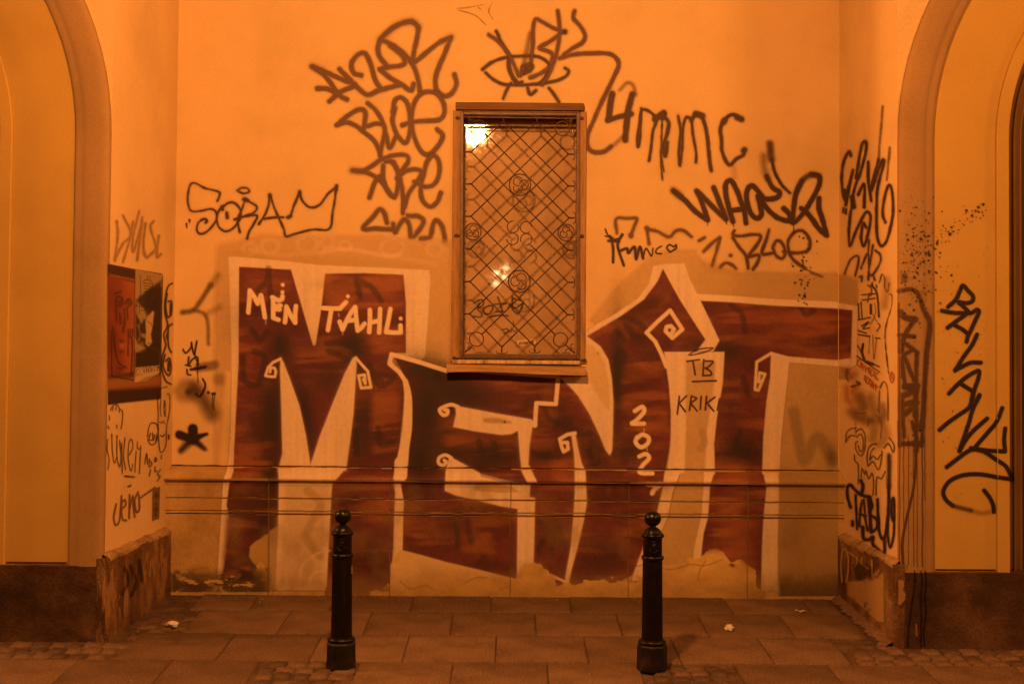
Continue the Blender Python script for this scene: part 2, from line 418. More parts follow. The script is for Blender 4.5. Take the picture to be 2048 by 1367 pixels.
# ------------------------------------------------------------------ portal blocks either side
ZC, RO = 2.80, 1.848
def portal(side, label):
    s = 1 if side == 'right' else -1
    xf, xb = (XRF, XRB) if s > 0 else (XLF, XLB)
    X = lambda u: xf + s * u
    root = empty('portal_wall', (xf + s * 1.85, YF, gz(YF)), label, 'wall')
    flip = lambda f: f if s > 0 else tuple(reversed(f))
    # side face
    mesh_obj('side_face', [(xb, .002, .2), (xf, YF, .2), (xf, YF, ZTOP), (xb, .002, ZTOP)], [flip((0, 1, 2, 3))], M['plaster'], root)
    # spandrel above the arch
    n = 48; v = []
    for k in range(n + 1):
        a = math.pi * (1 - k / n); u = 1.85 + 1.85 * math.cos(a); z = ZC + 1.85 * math.sin(a)
        v += [(X(u), YF, z), (X(u), YF, ZTOP)]
    mesh_obj('spandrel', v, [flip((2 * k, 2 * k + 2, 2 * k + 3, 2 * k + 1)) for k in range(n)], M['plaster'], root)
    def sweep(name, prof, mat, z0=.30, sm=False):
        path = [(-1.0, 0.0, z0)] + [(-1.0, 0.0, z0 + (ZC - z0) * k / 5) for k in range(1, 5)]
        path += [(math.cos(math.pi * (1 - k / n)), math.sin(math.pi * (1 - k / n)), ZC) for k in range(n + 1)]
        path += [(1.0, 0.0, z0)]
        v = []
        for (cx, sz, z) in path:
            for (r, y) in prof: v.append((X(1.85 + r * cx), y, z + r * sz))
        w = len(prof)
        f = [flip((i * w + k, (i + 1) * w + k, (i + 1) * w + k + 1, i * w + k + 1)) for i in range(len(path) - 1) for k in range(w - 1)]
        return mesh_obj(name, v, f, mat, root, sm)
    R = lambda u: 1.85 - u
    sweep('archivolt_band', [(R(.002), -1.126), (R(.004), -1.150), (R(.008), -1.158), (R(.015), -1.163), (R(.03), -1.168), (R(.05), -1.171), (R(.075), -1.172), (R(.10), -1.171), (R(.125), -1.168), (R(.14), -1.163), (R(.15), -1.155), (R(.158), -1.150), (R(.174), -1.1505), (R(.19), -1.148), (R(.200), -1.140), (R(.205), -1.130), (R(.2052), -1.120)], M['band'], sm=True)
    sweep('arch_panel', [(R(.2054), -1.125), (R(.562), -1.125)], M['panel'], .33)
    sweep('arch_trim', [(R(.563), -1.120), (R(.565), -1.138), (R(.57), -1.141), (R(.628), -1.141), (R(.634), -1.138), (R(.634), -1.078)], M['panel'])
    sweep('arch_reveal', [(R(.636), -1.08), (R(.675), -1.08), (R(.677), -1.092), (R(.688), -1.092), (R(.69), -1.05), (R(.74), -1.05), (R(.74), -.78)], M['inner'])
    # small ledge under the panel
    bevel(MB().box(min(X(.215), X(.555)), max(X(.215), X(.555)), -1.133, -1.124, .362, .3665).build('panel_ledge', M['plinth_dark'], root), .0015)
    # plinth: side return, its mortar ledge, and front faces left and right of the door
    def rough_block(name, x0, x1, y0, y1, z0, z1, mat, amp=.004, sub=9):
        bm = bmesh.new(); bmesh.ops.create_cube(bm, size=1.0)
        bmesh.ops.subdivide_edges(bm, edges=bm.edges[:], cuts=sub, use_grid_fill=True)
        for q in bm.verts:
            c = q.co; on = sum(abs(abs(t) - .5) < 1e-4 for t in c)
            p = Vector((x0 + (x1 - x0) * (c.x + .5), y0 + (y1 - y0) * (c.y + .5), z0 + (z1 - z0) * (c.z + .5)))
            k = amp * (2.2 if on >= 2 else 1.0)
            if name == 'plinth_return': p.x += (xb - xf) * (1 - p.y / YF)
            q.co = p + Vector((random.uniform(-k, k), random.uniform(-k, k) * .8, random.uniform(-k, k) * (1 if c.z > .3 else .2)))
            if on >= 2 and c.z > .4: q.co.z -= random.uniform(0, .008)
        me = bpy.data.meshes.new(name); bm.to_mesh(me); bm.free(); me.materials.append(mat)
        return link(bpy.data.objects.new(name, me), root)
    zt = .395
    rough_block('plinth_return', *sorted((xf - s * .042, xf + s * .05)), -1.168, -.002, -.12, zt, M['plinth_worn'], .0022, 9)
    # mortar ledge sloping from the wall down to the plinth edge
    m = MB(); nn = 70; v = []; ph = random.uniform(0, 6)
    for k in range(nn + 1):
        y = -.112 + (-1.166 + .112) * k / nn; j = .0030 * math.sin(k * .33 + ph) + .0022 * math.sin(k * .81 + ph) + random.uniform(-.0012, .0012)
        xs = xb + (xf - xb) * (y / YF)
        v += [(xs - s * .001, y, zt + .026 + j), (xs - s * (.028 + j), y, zt + .012 + j * .6), (xs - s * (.046 + j * .8), y, zt - .002), (xs - s * .041, y, zt - .02)]
    m.add(v, [flip((4 * k + i, 4 * k + i + 1, 4 * k + 5 + i, 4 * k + 4 + i)) for k in range(nn) for i in range(3)] + [(4 * nn, 4 * nn + 1, 4 * nn + 2, 4 * nn + 3)]).build('mortar_ledge', M['plinth_cap'], root, True)
    rough_block('plinth_front', *sorted((X(.03), X(.735))), -1.175, -1.02, -.14, .352, M['plinth_dark'], .0022, 9)
    rough_block('plinth_front', *sorted((X(2.965), X(3.75))), -1.175, -1.02, -.14, .352, M['plinth_dark'], .0022, 9)
    # door deep in the arch
    for k in range(6):
        a = .745 + k * .369
        bevel(MB().box(min(X(a), X(a + .362)), max(X(a), X(a + .362)), -.80, -.76, gz(-.8), 4.1).build('door_board', M['wood'], root), .006)
    return root
portL = portal('left', 'ochre arched portal wall whose side face bears the pasted posters')
portR = portal('right', 'ochre arched portal wall with drips, spatter and a vertical black tag')

# ------------------------------------------------------------------ barred window
win = empty('barred_window', ((WX0 + WX1) / 2, 0, WZ0), 'tall narrow window behind a rusty wrought iron lattice grille', 'window')
def wbox(name, px0, py0, px1, py1, y0, y1, mat, bw=.003, parent=win, ref=None):
    r = y0 if ref is None else ref
    a = P(px0, py0, r); b = P(px1, py1, r)
    return bevel(MB().box(min(a[0], b[0]), max(a[0], b[0]), y0, y1, min(a[2], b[2]), max(a[2], b[2])).build(name, mat, parent), bw)
wbox('casing_board', 906, 221, 920, 722, -.022, -.001, M['casing'])
wbox('casing_board', 1160, 223, 1170, 726, -.022, -.001, M['casing'])
wbox('head_casing', 921.5, 219, 1158.5, 225, -.024, -.001, M['casing'])
hood = wbox('lintel_hood', 911, 204, 1168, 221, -.050, -.002, M['hood'], .004)
hood.rotation_euler = (0, 0, 0)
mesh_obj('pane', [(WX0 - .02, PANE_Y, WZ0 - .02), (WX1 + .02, PANE_Y, WZ0 - .02), (WX1 + .02, PANE_Y, WZ1 + .02), (WX0 - .02, PANE_Y, WZ1 + .02)], [(0, 1, 2, 3)], M['pane'], win)
bevel(MB().box(WX0 + .001, WX1 - .001, PANE_Y - .03, PANE_Y + .02, WZ1 - .030, WZ1 + .01).build('frame_rail', M['rail'], win))
bevel(MB().box(WX0 + .001, WX1 - .001, PANE_Y - .03, PANE_Y + .02, WZ0 - .01, WZ0 + .022).build('frame_rail', M['rail'], win))
bevel(MB().box(WX0 - .008, WX0 + .012, PANE_Y - .03, PANE_Y + .02, WZ0 + .023, WZ1 - .031).build('frame_stile', M['rail'], win))
bevel(MB().box(WX1 - .020, WX1 + .008, PANE_Y - .03, PANE_Y + .02, WZ0 + .023, WZ1 - .031).build('frame_stile', M['casing'], win))
# sill: tile strip, then a bowed metal sheet
a = P(905, 718, -.03); b = P(1160, 727, -.03)
bevel(MB().box(a[0], b[0], -.045, .20, b[2] - .004, a[2] - .003).build('sill_tile', M['sill_tile'], win), .002)
nS = 16; m = MB(); v = []
sx0, sx1 = P(893, 735, -.09)[0], P(1172, 738, -.09)[0]
zt_, zb_ = P(1030, 727, -.05)[2] - .003, P(1030, 746, -.09)[2]
for k in range(nS + 1):
    t = k / nS; x = sx0 + (sx1 - sx0) * t
    dip = .010 * math.sin(math.pi * min(1, t * 1.6)) * (1 - .5 * t) - .014 * t
    dip -= .0
    v += [(x, -.002, zt_ + .004 - .014 * t), (x, -.085, zt_ - .008 - .014 * t), (x, -.092, zt_ - .014 - .014 * t), (x, -.092, zt_ - .033 - .014 * t), (x, -.098, zt_ - .038 - .012 * t), (x, -.098, zb_ + .004 + dip), (x, -.090, zb_ + dip), (x, -.002, zb_ + .012 + dip)]
f = [(8 * k + i, 8 * k + (i + 1) % 8, 8 * k + 8 + (i + 1) % 8, 8 * k + 8 + i) for k in range(nS) for i in range(8)]
f += [tuple(range(8))[::-1], tuple(8 * nS + i for i in range(8))]
m.add(v, f).build('window_sill', M['sill'], win)

# grille: frame, then lattice bars, rings and scrolls as its pieces
GY = -.032
def G(px, py, y=GY): return Vector(P(px, py, y))
def flat(mb, p0, p1, hw, y0, y1):
    a, b = G(*p0), G(*p1); d = (b - a).normalized(); nrm = Vector((d.z, 0, -d.x)) * hw
    q = [a - nrm, b - nrm, b + nrm, a + nrm]
    return mb.add([(p.x, y0, p.z) for p in q] + [(p.x, y1, p.z) for p in q], [(0, 1, 2, 3), (7, 6, 5, 4), (0, 4, 5, 1), (1, 5, 6, 2), (2, 6, 7, 3), (3, 7, 4, 0)])
gb = MB()
flat(gb, (924, 224), (922.5, 716), .011, GY - .012, GY + .012)
flat(gb, (1156, 226), (1156.5, 718), .011, GY - .012, GY + .012)
flat(gb, (928, 227), (1152, 229), .009, GY - .011, GY + .011)
flat(gb, (926.5, 711), (1152.5, 712.5), .013, GY - .011, GY + .011)
flat(gb, (928, 234), (1152, 237), .004, GY - .004, GY + .004)
grille = bevel(gb.build('grille', M['iron_flat'], win), .0025)
def bar(name, pts, r=.0042, closed=False, n=6):
    return MB().tube([tuple(p) for p in pts], r, n, closed).build(name, M['iron'], grille, True)
def circ(cx, cy, r, y=GY, a0=0, a1=360, n=20):
    k = n if abs(a1 - a0) >= 360 else n + 1
    return [G(cx + r * math.cos(R_(a0 + (a1 - a0) * i / n)), cy + r * math.sin(R_(a0 + (a1 - a0) * i / n)), y) for i in range(k)]
Lp = [(942.6, 304), (942.5, 368), (942, 432.5), (941, 497.5), (940, 563), (939.4, 627.3)]
Rp = [(1136.8, 308.4), (1136.8, 372), (1138, 435.7), (1136, 500.3), (1136, 564.3), (1135, 629)]
Tp = [(1007, 243), (1073.6, 244)]; Bp = [(1003.6, 693.6), (1069.3, 692.4)]
for a, b in [(Tp[0], Rp[1]), (Tp[1], Rp[0]), ((969, 265.6), Rp[2]), (Lp[0], Rp[3]), (Lp[1], (1016, 444.5)), ((1061, 489.5), Rp[4]), (Lp[2], Rp[5]), (Lp[3], (1110, 669)), (Lp[4], Bp[1]), (Lp[5], Bp[0])]:
    bar('lattice_bar', [G(*a), G((a[0] + b[0]) / 2, (a[1] + b[1]) / 2), G(*b)])
for a, b in [(Tp[0], Lp[0]), (Tp[1], Lp[1]), ((1113.5, 267), Lp[2]), (Rp[0], Lp[3]), (Rp[1], (1061, 444.5)), ((1016, 489), Lp[4]), (Rp[2], Lp[5]), (Rp[3], (964, 668)), (Rp[4], Bp[0]), (Rp[5], Bp[1])]:
    bar('lattice_bar', [G(*a, GY - .006), G((a[0] + b[0]) / 2, (a[1] + b[1]) / 2, GY - .006), G(*b, GY - .006)])
for (cx, cy) in [(958, 254.6), (1124.7, 257), (953, 678), (1121, 679)]:
    bar('ring', circ(cx, cy, 14.2), .0040, True)
for (cx, cy, r, rot) in [(1040, 369.5, 21.5, 20), (1038.7, 562.5, 22, 200), (945.8, 463, 16.5, 60), (1132.4, 465, 16.5, 170)]:
    bar('ring', circ(cx, cy, r, GY - .003), .0044, True)
    for k in range(3):
        a = R_(rot + 120 * k); pts = []
        for i in range(11):
            t = i / 10; ang = a + 2.6 * t; rr = r * (.08 + .70 * math.sin(t * 2.35))
            pts.append(G(cx + rr * math.cos(ang), cy + rr * math.sin(ang), GY - .003))
        bar('scroll', pts, .0036)
for (cx, cy, a0) in [(1026, 453.5, 60), (1052, 454.5, 130), (1025, 477.5, -40), (1052.5, 478.5, 240)]:
    bar('ring', circ(cx, cy, 11.6, GY - .003, a0 - 80, a0 + 215, 18), .0038)
def end_scroll(px, py, dx, dy):
    """stub from a lattice node to the frame with two curls"""
    ex, ey = px + dx * 11, py + dy * 11
    bar('stub', [G(px, py), G(ex, ey)], [.0062, .0050])
    for s in (-1, 1):
        pts = []
        for i in range(9):
            t = i / 8; ang = math.pi * 1.15 * t; r = 5.5
            qx = ex - dx * (-1 + t * 3.0) + (dy != 0) * s * r * (1 - math.cos(ang)) + (dx != 0) * (-dx) * (-2.2 * math.sin(ang))
            qy = ey - dy * (-1 + t * 3.0) + (dx != 0) * s * r * (1 - math.cos(ang)) + (dy != 0) * (-dy) * (-2.2 * math.sin(ang))
            pts.append(G(qx, qy))
        bar('scroll', pts, .0031)
for p in Lp: end_scroll(*p, -1, 0)
for p in Rp: end_scroll(*p, 1, 0)
for p in Bp: end_scroll(*p, 0, 1)
for p in Tp:
    bar('stub', [G(*p), G(p[0], p[1] - 13)], .005)
    for s in (-1, 1): bar('scroll', [G(p[0] + s * (2 + 8 * math.sin(t * .35)), p[1] - 7 - 6 * math.sin(t * .62)) for t in range(6)], .003)
for (x0, y0, x1, y1) in [(946, 244, 930, 231), (1136, 247, 1150, 233), (945, 690, 930, 704), (1132, 690, 1150, 706)]:
    bar('stub', [G(x0, y0), G(x1, y1)], .0055)
    sx = 1 if x1 < 1000 else -1; sy = 1 if y1 < 400 else -1
    bar('scroll', [G(x1 + sx * (14 + 5 * math.cos(t * .5)), y1 + sy * (3 + 6 * math.sin(t * .5))) for t in range(7)], .003)
    bar('scroll', [G(x1 + sx * (3 + 6 * math.sin(t * .5)), y1 + sy * (14 + 5 * math.cos(t * .5))) for t in range(7)], .003)
for (x, y, dx) in [(915, 236, 1), (1163.5, 237, -1), (913, 471, 1), (1164, 472, -1), (909, 716, 1), (1169, 720, -1)]:
    p = G(x, y, -.025); q = G(x + dx * 9, y, GY)
    m = MB().tube([tuple(p), tuple(q)], .006, 6); m.lathe([(.001, -.010), (.013, -.008), (.014, .006), (.004, .012)], 8, tuple(p))
    m.build('wall_anchor', M['iron'], grille)

# ------------------------------------------------------------------ painter: marks on surfaces
GRAIN = np.random.RandomState(99)
class Layer:
    """a patch of wall in photo pixels; strokes and fills are laid over one another, then turned into a paint mesh on the wall"""
    def __init__(self, x0, y0, x1, y1, step):
        self.x0, self.y0, self.s = x0, y0, step
        self.w = int((x1 - x0) / step) + 1; self.h = int((y1 - y0) / step) + 1
        self.X = x0 + np.arange(self.w) * step; self.Y = y0 + np.arange(self.h) * step
        self.rgb = np.zeros((self.h, self.w, 3)); self.a = np.zeros((self.h, self.w))
    def win(self, xa, ya, xb, yb):
        i0 = max(0, int((xa - self.x0) / self.s)); i1 = min(self.w, int((xb - self.x0) / self.s) + 2)
        j0 = max(0, int((ya - self.y0) / self.s)); j1 = min(self.h, int((yb - self.y0) / self.s) + 2)
        return (slice(j0, j1), slice(i0, i1)) if (i1 > i0 and j1 > j0) else None
    def over(self, sl, a, col):
        col = np.asarray(col, float); A = self.a[sl]; out = a + A * (1 - a)
        k = np.where(out > 1e-6, a / np.maximum(out, 1e-6), 0)[..., None]
        self.rgb[sl] = self.rgb[sl] * (1 - k) + col * k; self.a[sl] = out
    def strokes(self, lines, r, col, soft=1.2, alpha=1.0, smooth=True, jit=0.0):
        """lines: list of point lists in photo pixels; joined so that overlaps do not darken twice"""
        D = np.full((self.h, self.w), 1e3)
        for pts in lines:
            q = np.array(pts, float); rr = np.full(len(q), r) if np.isscalar(r) else np.array(r, float)
            if smooth and len(q) > 2: q, rr = catmull(q, rr)
            if len(q) == 1: q = np.vstack([q, q + .01]); rr = np.array([rr[0]] * 2)
            for (ax, ay), (bx, by), ra, rb in zip(q[:-1], q[1:], rr[:-1], rr[1:]):
                m = max(ra, rb) + soft * 2 + self.s
                sl = self.win(min(ax, bx) - m, min(ay, by) - m, max(ax, bx) + m, max(ay, by) + m)
                if sl is None: continue
                gx = self.X[sl[1]][None, :] - ax; gy = self.Y[sl[0]][:, None] - ay
                dx, dy = bx - ax, by - ay; L2 = dx * dx + dy * dy + 1e-9
                t = np.clip((gx * dx + gy * dy) / L2, 0, 1)
                d = np.hypot(gx - t * dx, gy - t * dy) - (ra + (rb - ra) * t)
                D[sl] = np.minimum(D[sl], d)
        if jit: D = D + jit * 2 * (vnoise(self.X[None, :] + 0 * D, self.Y[:, None] + 0 * D, 11, 11, 7, 3) - .5)
        a = np.clip(.5 - D / (2 * soft), 0, 1); a = a * a * (3 - 2 * a) * alpha
        self.over((slice(None), slice(None)), a, col)
        return self
    def cover(self, pts, soft=1.0):
        q = np.array(pts, float); m = soft * 2 + 2
        sl = self.win(q[:, 0].min() - m, q[:, 1].min() - m, q[:, 0].max() + m, q[:, 1].max() + m)
        if sl is None: return None, None
        gx = self.X[sl[1]][None, :]; gy = self.Y[sl[0]][:, None]
        D = np.full((gy.shape[0], gx.shape[1]), 1e3); ins = np.zeros(D.shape, bool)
        for (ax, ay), (bx, by) in zip(q, np.roll(q, -1, 0)):
            dx, dy = bx - ax, by - ay
            t = np.clip(((gx - ax) * dx + (gy - ay) * dy) / (dx * dx + dy * dy + 1e-9), 0, 1)
            D = np.minimum(D, np.hypot(gx - ax - t * dx, gy - ay - t * dy))
            if ay != by: ins ^= ((gy < ay) != (gy < by)) & (gx < ax + (gy - ay) * dx / dy)
        D = np.where(ins, -D, D); a = np.clip(.5 - D / (2 * soft), 0, 1)
        return sl, a * a * (3 - 2 * a)
    def fill(self, pts, col, soft=1.0, alpha=1.0, tex=None):
        sl, a = self.cover(pts, soft)
        if sl is None: return self
        if callable(col): col = col(self.X[sl[1]][None, :] + 0 * a, self.Y[sl[0]][:, None] + 0 * a)
        if tex is not None: a = a * tex(self.X[sl[1]][None, :] + 0 * a, self.Y[sl[0]][:, None] + 0 * a)
        self.over(sl, a * alpha, col); return self
    def blot(self, cx, cy, rx, ry, col, alpha=.7, rot=0, p=1.6):
        m = max(rx, ry) * 1.7; sl = self.win(cx - m, cy - m, cx + m, cy + m)
        if sl is None: return self
        gx = self.X[sl[1]][None, :] - cx; gy = self.Y[sl[0]][:, None] - cy; c, s = math.cos(R_(rot)), math.sin(R_(rot))
        u = (gx * c + gy * s) / rx; v = (-gx * s + gy * c) / ry
        e = alpha * np.exp(-np.power(u * u + v * v, p / 1.6) * 1.3)
        self.over(sl, np.clip(e + e * (1 - e) * 1.5 * (GRAIN.rand(*e.shape) - .5), 0, 1), col); return self
    def dots(self, lst, col, alpha=1.0):
        return self.strokes([[(x, y)] for x, y, r in lst], 1.0, col, 1.0, alpha, False) if not lst else self._dots(lst, col, alpha)
    def _dots(self, lst, col, alpha):
        for x, y, r in lst:
            sl = self.win(x - r - 3, y - r - 3, x + r + 3, y + r + 3)
            if sl is None: continue
            d = np.hypot(self.X[sl[1]][None, :] - x, self.Y[sl[0]][:, None] - y) - r
            self.over(sl, np.clip(.5 - d / 1.6, 0, 1) * alpha, col)
        return self
    def build(self, name, surf, parent, mat, eps=.003, label=None, keep=None, cut=None):
        a = self.a if keep is None else self.a * keep(self.X[None, :], self.Y[:, None])
        cell = np.maximum(np.maximum(a[:-1, :-1], a[1:, :-1]), np.maximum(a[:-1, 1:], a[1:, 1:])) > .015
        j, i = np.nonzero(cell)
        if len(j) == 0: return None
        idx = np.stack([j * self.w + i, (j + 1) * self.w + i, (j + 1) * self.w + i + 1, j * self.w + i + 1], 1)
        used, inv = np.unique(idx, return_inverse=True); inv = inv.reshape(-1, 4)
        pts = unproject(self.X[used % self.w], self.Y[used // self.w], surf, eps)
        al = a.ravel()[used]
        if cut is not None: al = al * cut(pts)
        me = bpy.data.meshes.new(name); nv, nf = len(used), len(inv)
        me.vertices.add(nv); me.vertices.foreach_set('co', pts.astype(np.float32).ravel())
        me.loops.add(nf * 4); me.loops.foreach_set('vertex_index', inv.astype(np.int32).ravel())
        me.polygons.add(nf); me.polygons.foreach_set('loop_start', np.arange(0, nf * 4, 4, dtype=np.int32))
        me.update(calc_edges=True)
        ca = me.color_attributes.new('paint', 'FLOAT_COLOR', 'POINT')
        c = np.concatenate([self.rgb.reshape(-1, 3)[used], al[:, None]], 1).astype(np.float32)
        ca.data.foreach_set('color', c.ravel()); me.materials.append(mat)
        o = link(bpy.data.objects.new(name, me), parent)
        if label: o['label'] = label
        return o
def catmull(q, rr, n=7):
    p = np.vstack([2 * q[0] - q[1], q, 2 * q[-1] - q[-2]]); out, ro = [], []
    for i in range(1, len(p) - 2):
        k = max(2, min(n, int(np.hypot(*(p[i + 1] - p[i])) / 4) + 2))
        for t in np.linspace(0, 1, k, endpoint=False):
            out.append(.5 * (2 * p[i] + (p[i + 1] - p[i - 1]) * t + (2 * p[i - 1] - 5 * p[i] + 4 * p[i + 1] - p[i + 2]) * t * t + (3 * p[i] - p[i - 1] - 3 * p[i + 1] + p[i + 2]) * t ** 3))
            ro.append(rr[i - 1] + (rr[min(i, len(rr) - 1)] - rr[i - 1]) * t)
    out.append(p[-2]); ro.append(rr[-1]); return np.array(out), np.array(ro)
def vnoise(x, y, sx, sy, seed=0, oct=3):
    rg = np.random.RandomState(seed); tot = 0; amp = 1; nrm = 0
    for o in range(oct):
        T = rg.rand(256, 256); u = x / sx * 2 ** o + 31.7 * o; v = y / sy * 2 ** o + 17.3 * o
        iu = np.floor(u).astype(int); iv = np.floor(v).astype(int); fu = u - iu; fv = v - iv
        fu = fu * fu * (3 - 2 * fu); fv = fv * fv * (3 - 2 * fv)
        g = lambda a, b: T[b % 256, a % 256]
        tot = tot + amp * ((g(iu, iv) * (1 - fu) + g(iu + 1, iv) * fu) * (1 - fv) + (g(iu, iv + 1) * (1 - fu) + g(iu + 1, iv + 1) * fu) * fv)
        nrm += amp; amp *= .55
    return tot / nrm
def sstep(a, b, x): t = np.clip((x - a) / (b - a), 0, 1); return t * t * (3 - 2 * t)
class Crop:
    """enlarged view of the photo: offset and scale"""
    def __init__(self, x, y, s): self.x, self.y, self.s = x, y, s
    def __call__(self, pts): return [(self.x + a / self.s, self.y + b / self.s) for a, b in pts]
    def L(self, lines): return [self(p) for p in lines]
def bounds(lines, m): 
    q = np.array([p for l in lines for p in l]); return q[:, 0].min() - m, q[:, 1].min() - m, q[:, 0].max() + m, q[:, 1].max() + m
def tag_paint(name, crop, groups, surf, parent, label, mat=None, step=1.2, eps=.003, keep=None):
    """groups: (lines, radius in crop pixels, colour, softness in photo pixels, alpha)"""
    b = np.array([bounds(crop.L(g[0]), np.max(g[1]) * 1.15 / crop.s + max(g[3] * 2, 8) + 2) for g in groups])
    ly = Layer(b[:, 0].min(), b[:, 1].min(), b[:, 2].max(), b[:, 3].max(), step)
    if mat is None:                                       # faint overspray round each line
        for lines, r, col, soft, al in groups:
            if np.isscalar(r) and r / crop.s > 1.5 and al > .8: ly.strokes(crop.L(lines), r / crop.s, col, 7.5, .24)
    for lines, r, col, soft, al in groups:
        r = np.array(r) * 1.13 if not np.isscalar(r) else r * 1.13
        ly.strokes(crop.L(lines), np.array(r) / crop.s if not np.isscalar(r) else r / crop.s, col, soft * (1.3 if mat is None else 1.05), al, jit=1.1 if mat is None else .3)
    gx, gy = ly.X[None, :] + 0 * ly.a, ly.Y[:, None] + 0 * ly.a
    ly.a = np.clip(ly.a * (.78 + .36 * vnoise(gx, gy, 34, 34, 9, 3)), 0, 1)
    return ly.build(name, surf, parent, mat or M['paint'], eps, label, keep)
# ------------------------------------------------------------------ the mural
BLACK = (.022, .010, .009); TAGB = (.145, .075, .042); WHITE = (.74, .60, .42); RED = (.138, .035, .034)
ORG = (.31, .108, .040); DKB = (.028, .019, .020); OLIVE = (.47, .335, .145); BUFF = (.66, .47, .22); PLAST = (.62, .42, .13)
A4 = Crop(560, 20, 2.735); A5 = Crop(880, 0, 3.5975); A8 = Crop(1180, 140, 3.254)
B1 = Crop(1640, 0, 2.441); B2 = Crop(1640, 480, 3.796); B3 = Crop(1640, 800, 2.412); B4 = Crop(340, 340, 3.797)
B5 = Crop(420, 460, 2.733); B6 = Crop(760, 680, 2.628); B7 = Crop(1140, 500, 2.972); B8 = Crop(1180, 880, 3.2556)
E1 = Crop(300, 880, 3.417); E4 = Crop(200, 500, 3.796); E5 = Crop(200, 780, 3.796); E6 = Crop(1680, 840, 4.556)
PX = Crop(0, 0, 1.0)

def red_col(x, y):
    wx = x + 26 * (vnoise(x, y, 90, 60, 5) - .5); wy = y + 16 * (vnoise(x, y, 120, 70, 6) - .5)
    pt = vnoise(wx, wy, 150, 90, 12, 3); st = vnoise(wx, wy, 110, 17, 11, 3); st2 = vnoise(wx, wy, 80, 38, 17, 3)
    o = sstep(.44, .74, st) * sstep(.42, .64, pt) * .75 + .65 * sstep(.48, .74, st2) * sstep(.40, .64, vnoise(wx, wy, 80, 60, 18, 2))
    d = sstep(.46, .72, vnoise(wx, wy, 100, 90, 13, 4))
    o = np.clip(o, 0, 1)[..., None]
    c = np.array(RED) * (1 - o) + np.array(ORG) * o
    return c * (1 - .40 * d[..., None]) * (.80 + .40 * GRAIN.rand(*x.shape))[..., None]
def white_col(x, y):
    return np.array(WHITE) * (.86 + .2 * vnoise(x, y, 7, 150, 21, 3))[..., None] * (.95 + .10 * GRAIN.rand(*x.shape))[..., None]
def olive_col(x, y):
    return np.array(OLIVE) * (.84 + .32 * vnoise(x, y, 70, 90, 22, 4))[..., None] * (.93 + .14 * GRAIN.rand(*x.shape))[..., None]

mu = Layer(424, 452, 1702, 1196, 1.6)
# buff overpaint behind the letters
bt = lambda x, y: .55 + .45 * vnoise(x, y, 60, 40, 31, 3)
mu.fill([(434, 492), (520, 470), (640, 474), (760, 470), (840, 484), (902, 482), (905, 740), (860, 745), (450, 740), (436, 930), (428, 930), (430, 640)], BUFF, 9, .75, bt)
mu.fill([(1180, 640), (1235, 575), (1300, 515), (1340, 500), (1390, 500), (1412, 540), (1480, 545), (1700, 548), (1702, 620), (1400, 600), (1330, 560), (1200, 660)], BUFF, 8, .8, bt)
mu.fill([(1400, 520), (1480, 545), (1700, 548), (1702, 606), (1400, 598)], (.52, .36, .14), 8, .55, bt)
for x, y, r in [(500, 498, 14), (540, 492, 17), (615, 488, 20), (655, 484, 13), (785, 495, 22), (870, 498, 16), (690, 492, 12)]:
    mu.strokes([[(x + r * math.cos(t), y + r * .8 * math.sin(t)) for t in np.linspace(0, 6.3, 14)]], 3.5, (.80, .60, .36), 5, .30)
mu.strokes([[(500, 500), (560, 510), (640, 505), (700, 498), (770, 512), (800, 508)]], 3.5, (.82, .62, .38), 4, .35)
mu.strokes([[(642, 512), (660, 496), (740, 505), (830, 520), (870, 528)]], 3, (.80, .60, .36), 5, .3)
mu.fill([(462, 500), (560, 507), (630, 500), (650, 512), (720, 520), (850, 535), (850, 541), (640, 536), (460, 516)], (.56, .38, .14), 6, .55)
# soft white edge left of the M and the M's white block
mu.fill([(457, 514), (470, 513), (560, 521), (640, 530), (760, 535), (858, 540), (861, 560), (856, 640), (850, 712), (838, 722), (800, 716), (779, 712), (800, 745), (812, 770), (818, 800), (808, 900), (796, 945), (792, 1180), (664, 1180), (557, 1180), (540, 1170), (538, 1060), (462, 1050), (446, 1145), (434, 1150), (440, 1060), (446, 960), (455, 932), (461, 850), (463, 700)], white_col, 1.6)
# big maroon ground of the letters
mu.fill([(478, 533), (582, 539), (600, 600), (626, 690), (631, 690), (642, 620), (650, 547), (730, 546), (807, 549), (812, 606), (812, 705), (783, 706), (779, 727), (800, 748), (810, 775), (806, 830), (800, 881), (794, 932), (786, 955), (790, 985), (786, 1100), (779, 1196), (650, 1196), (662, 968), (692, 932), (700, 881), (706, 826), (712, 730), (711, 716), (690, 745), (660, 820), (621, 929), (599, 811), (575, 745), (561, 718), (561, 789), (565, 906), (557, 932), (558, 968), (556, 1030), (540, 1042), (500, 1040), (460, 1034), (453, 1010), (458, 968), (467, 940), (468, 899), (477, 723)], red_col, 1.4)
mu.fill([(788, 714), (891, 742), (1112, 757), (1117, 754), (1172, 680), (1176, 672), (1215, 640), (1290, 590), (1318, 555), (1326, 536), (1340, 560), (1360, 600), (1382, 634), (1411, 678), (1395, 701), (1330, 704), (1334, 740), (1340, 790), (1342, 850), (1338, 900), (1331, 941), (1324, 981), (1312, 1030), (1297, 1064), (1272, 1132), (1262, 1150), (1150, 1196), (1036, 1190), (800, 1098), (799, 1000), (797, 966), (806, 930), (820, 851), (822, 794), (817, 764)], red_col, 1.4)
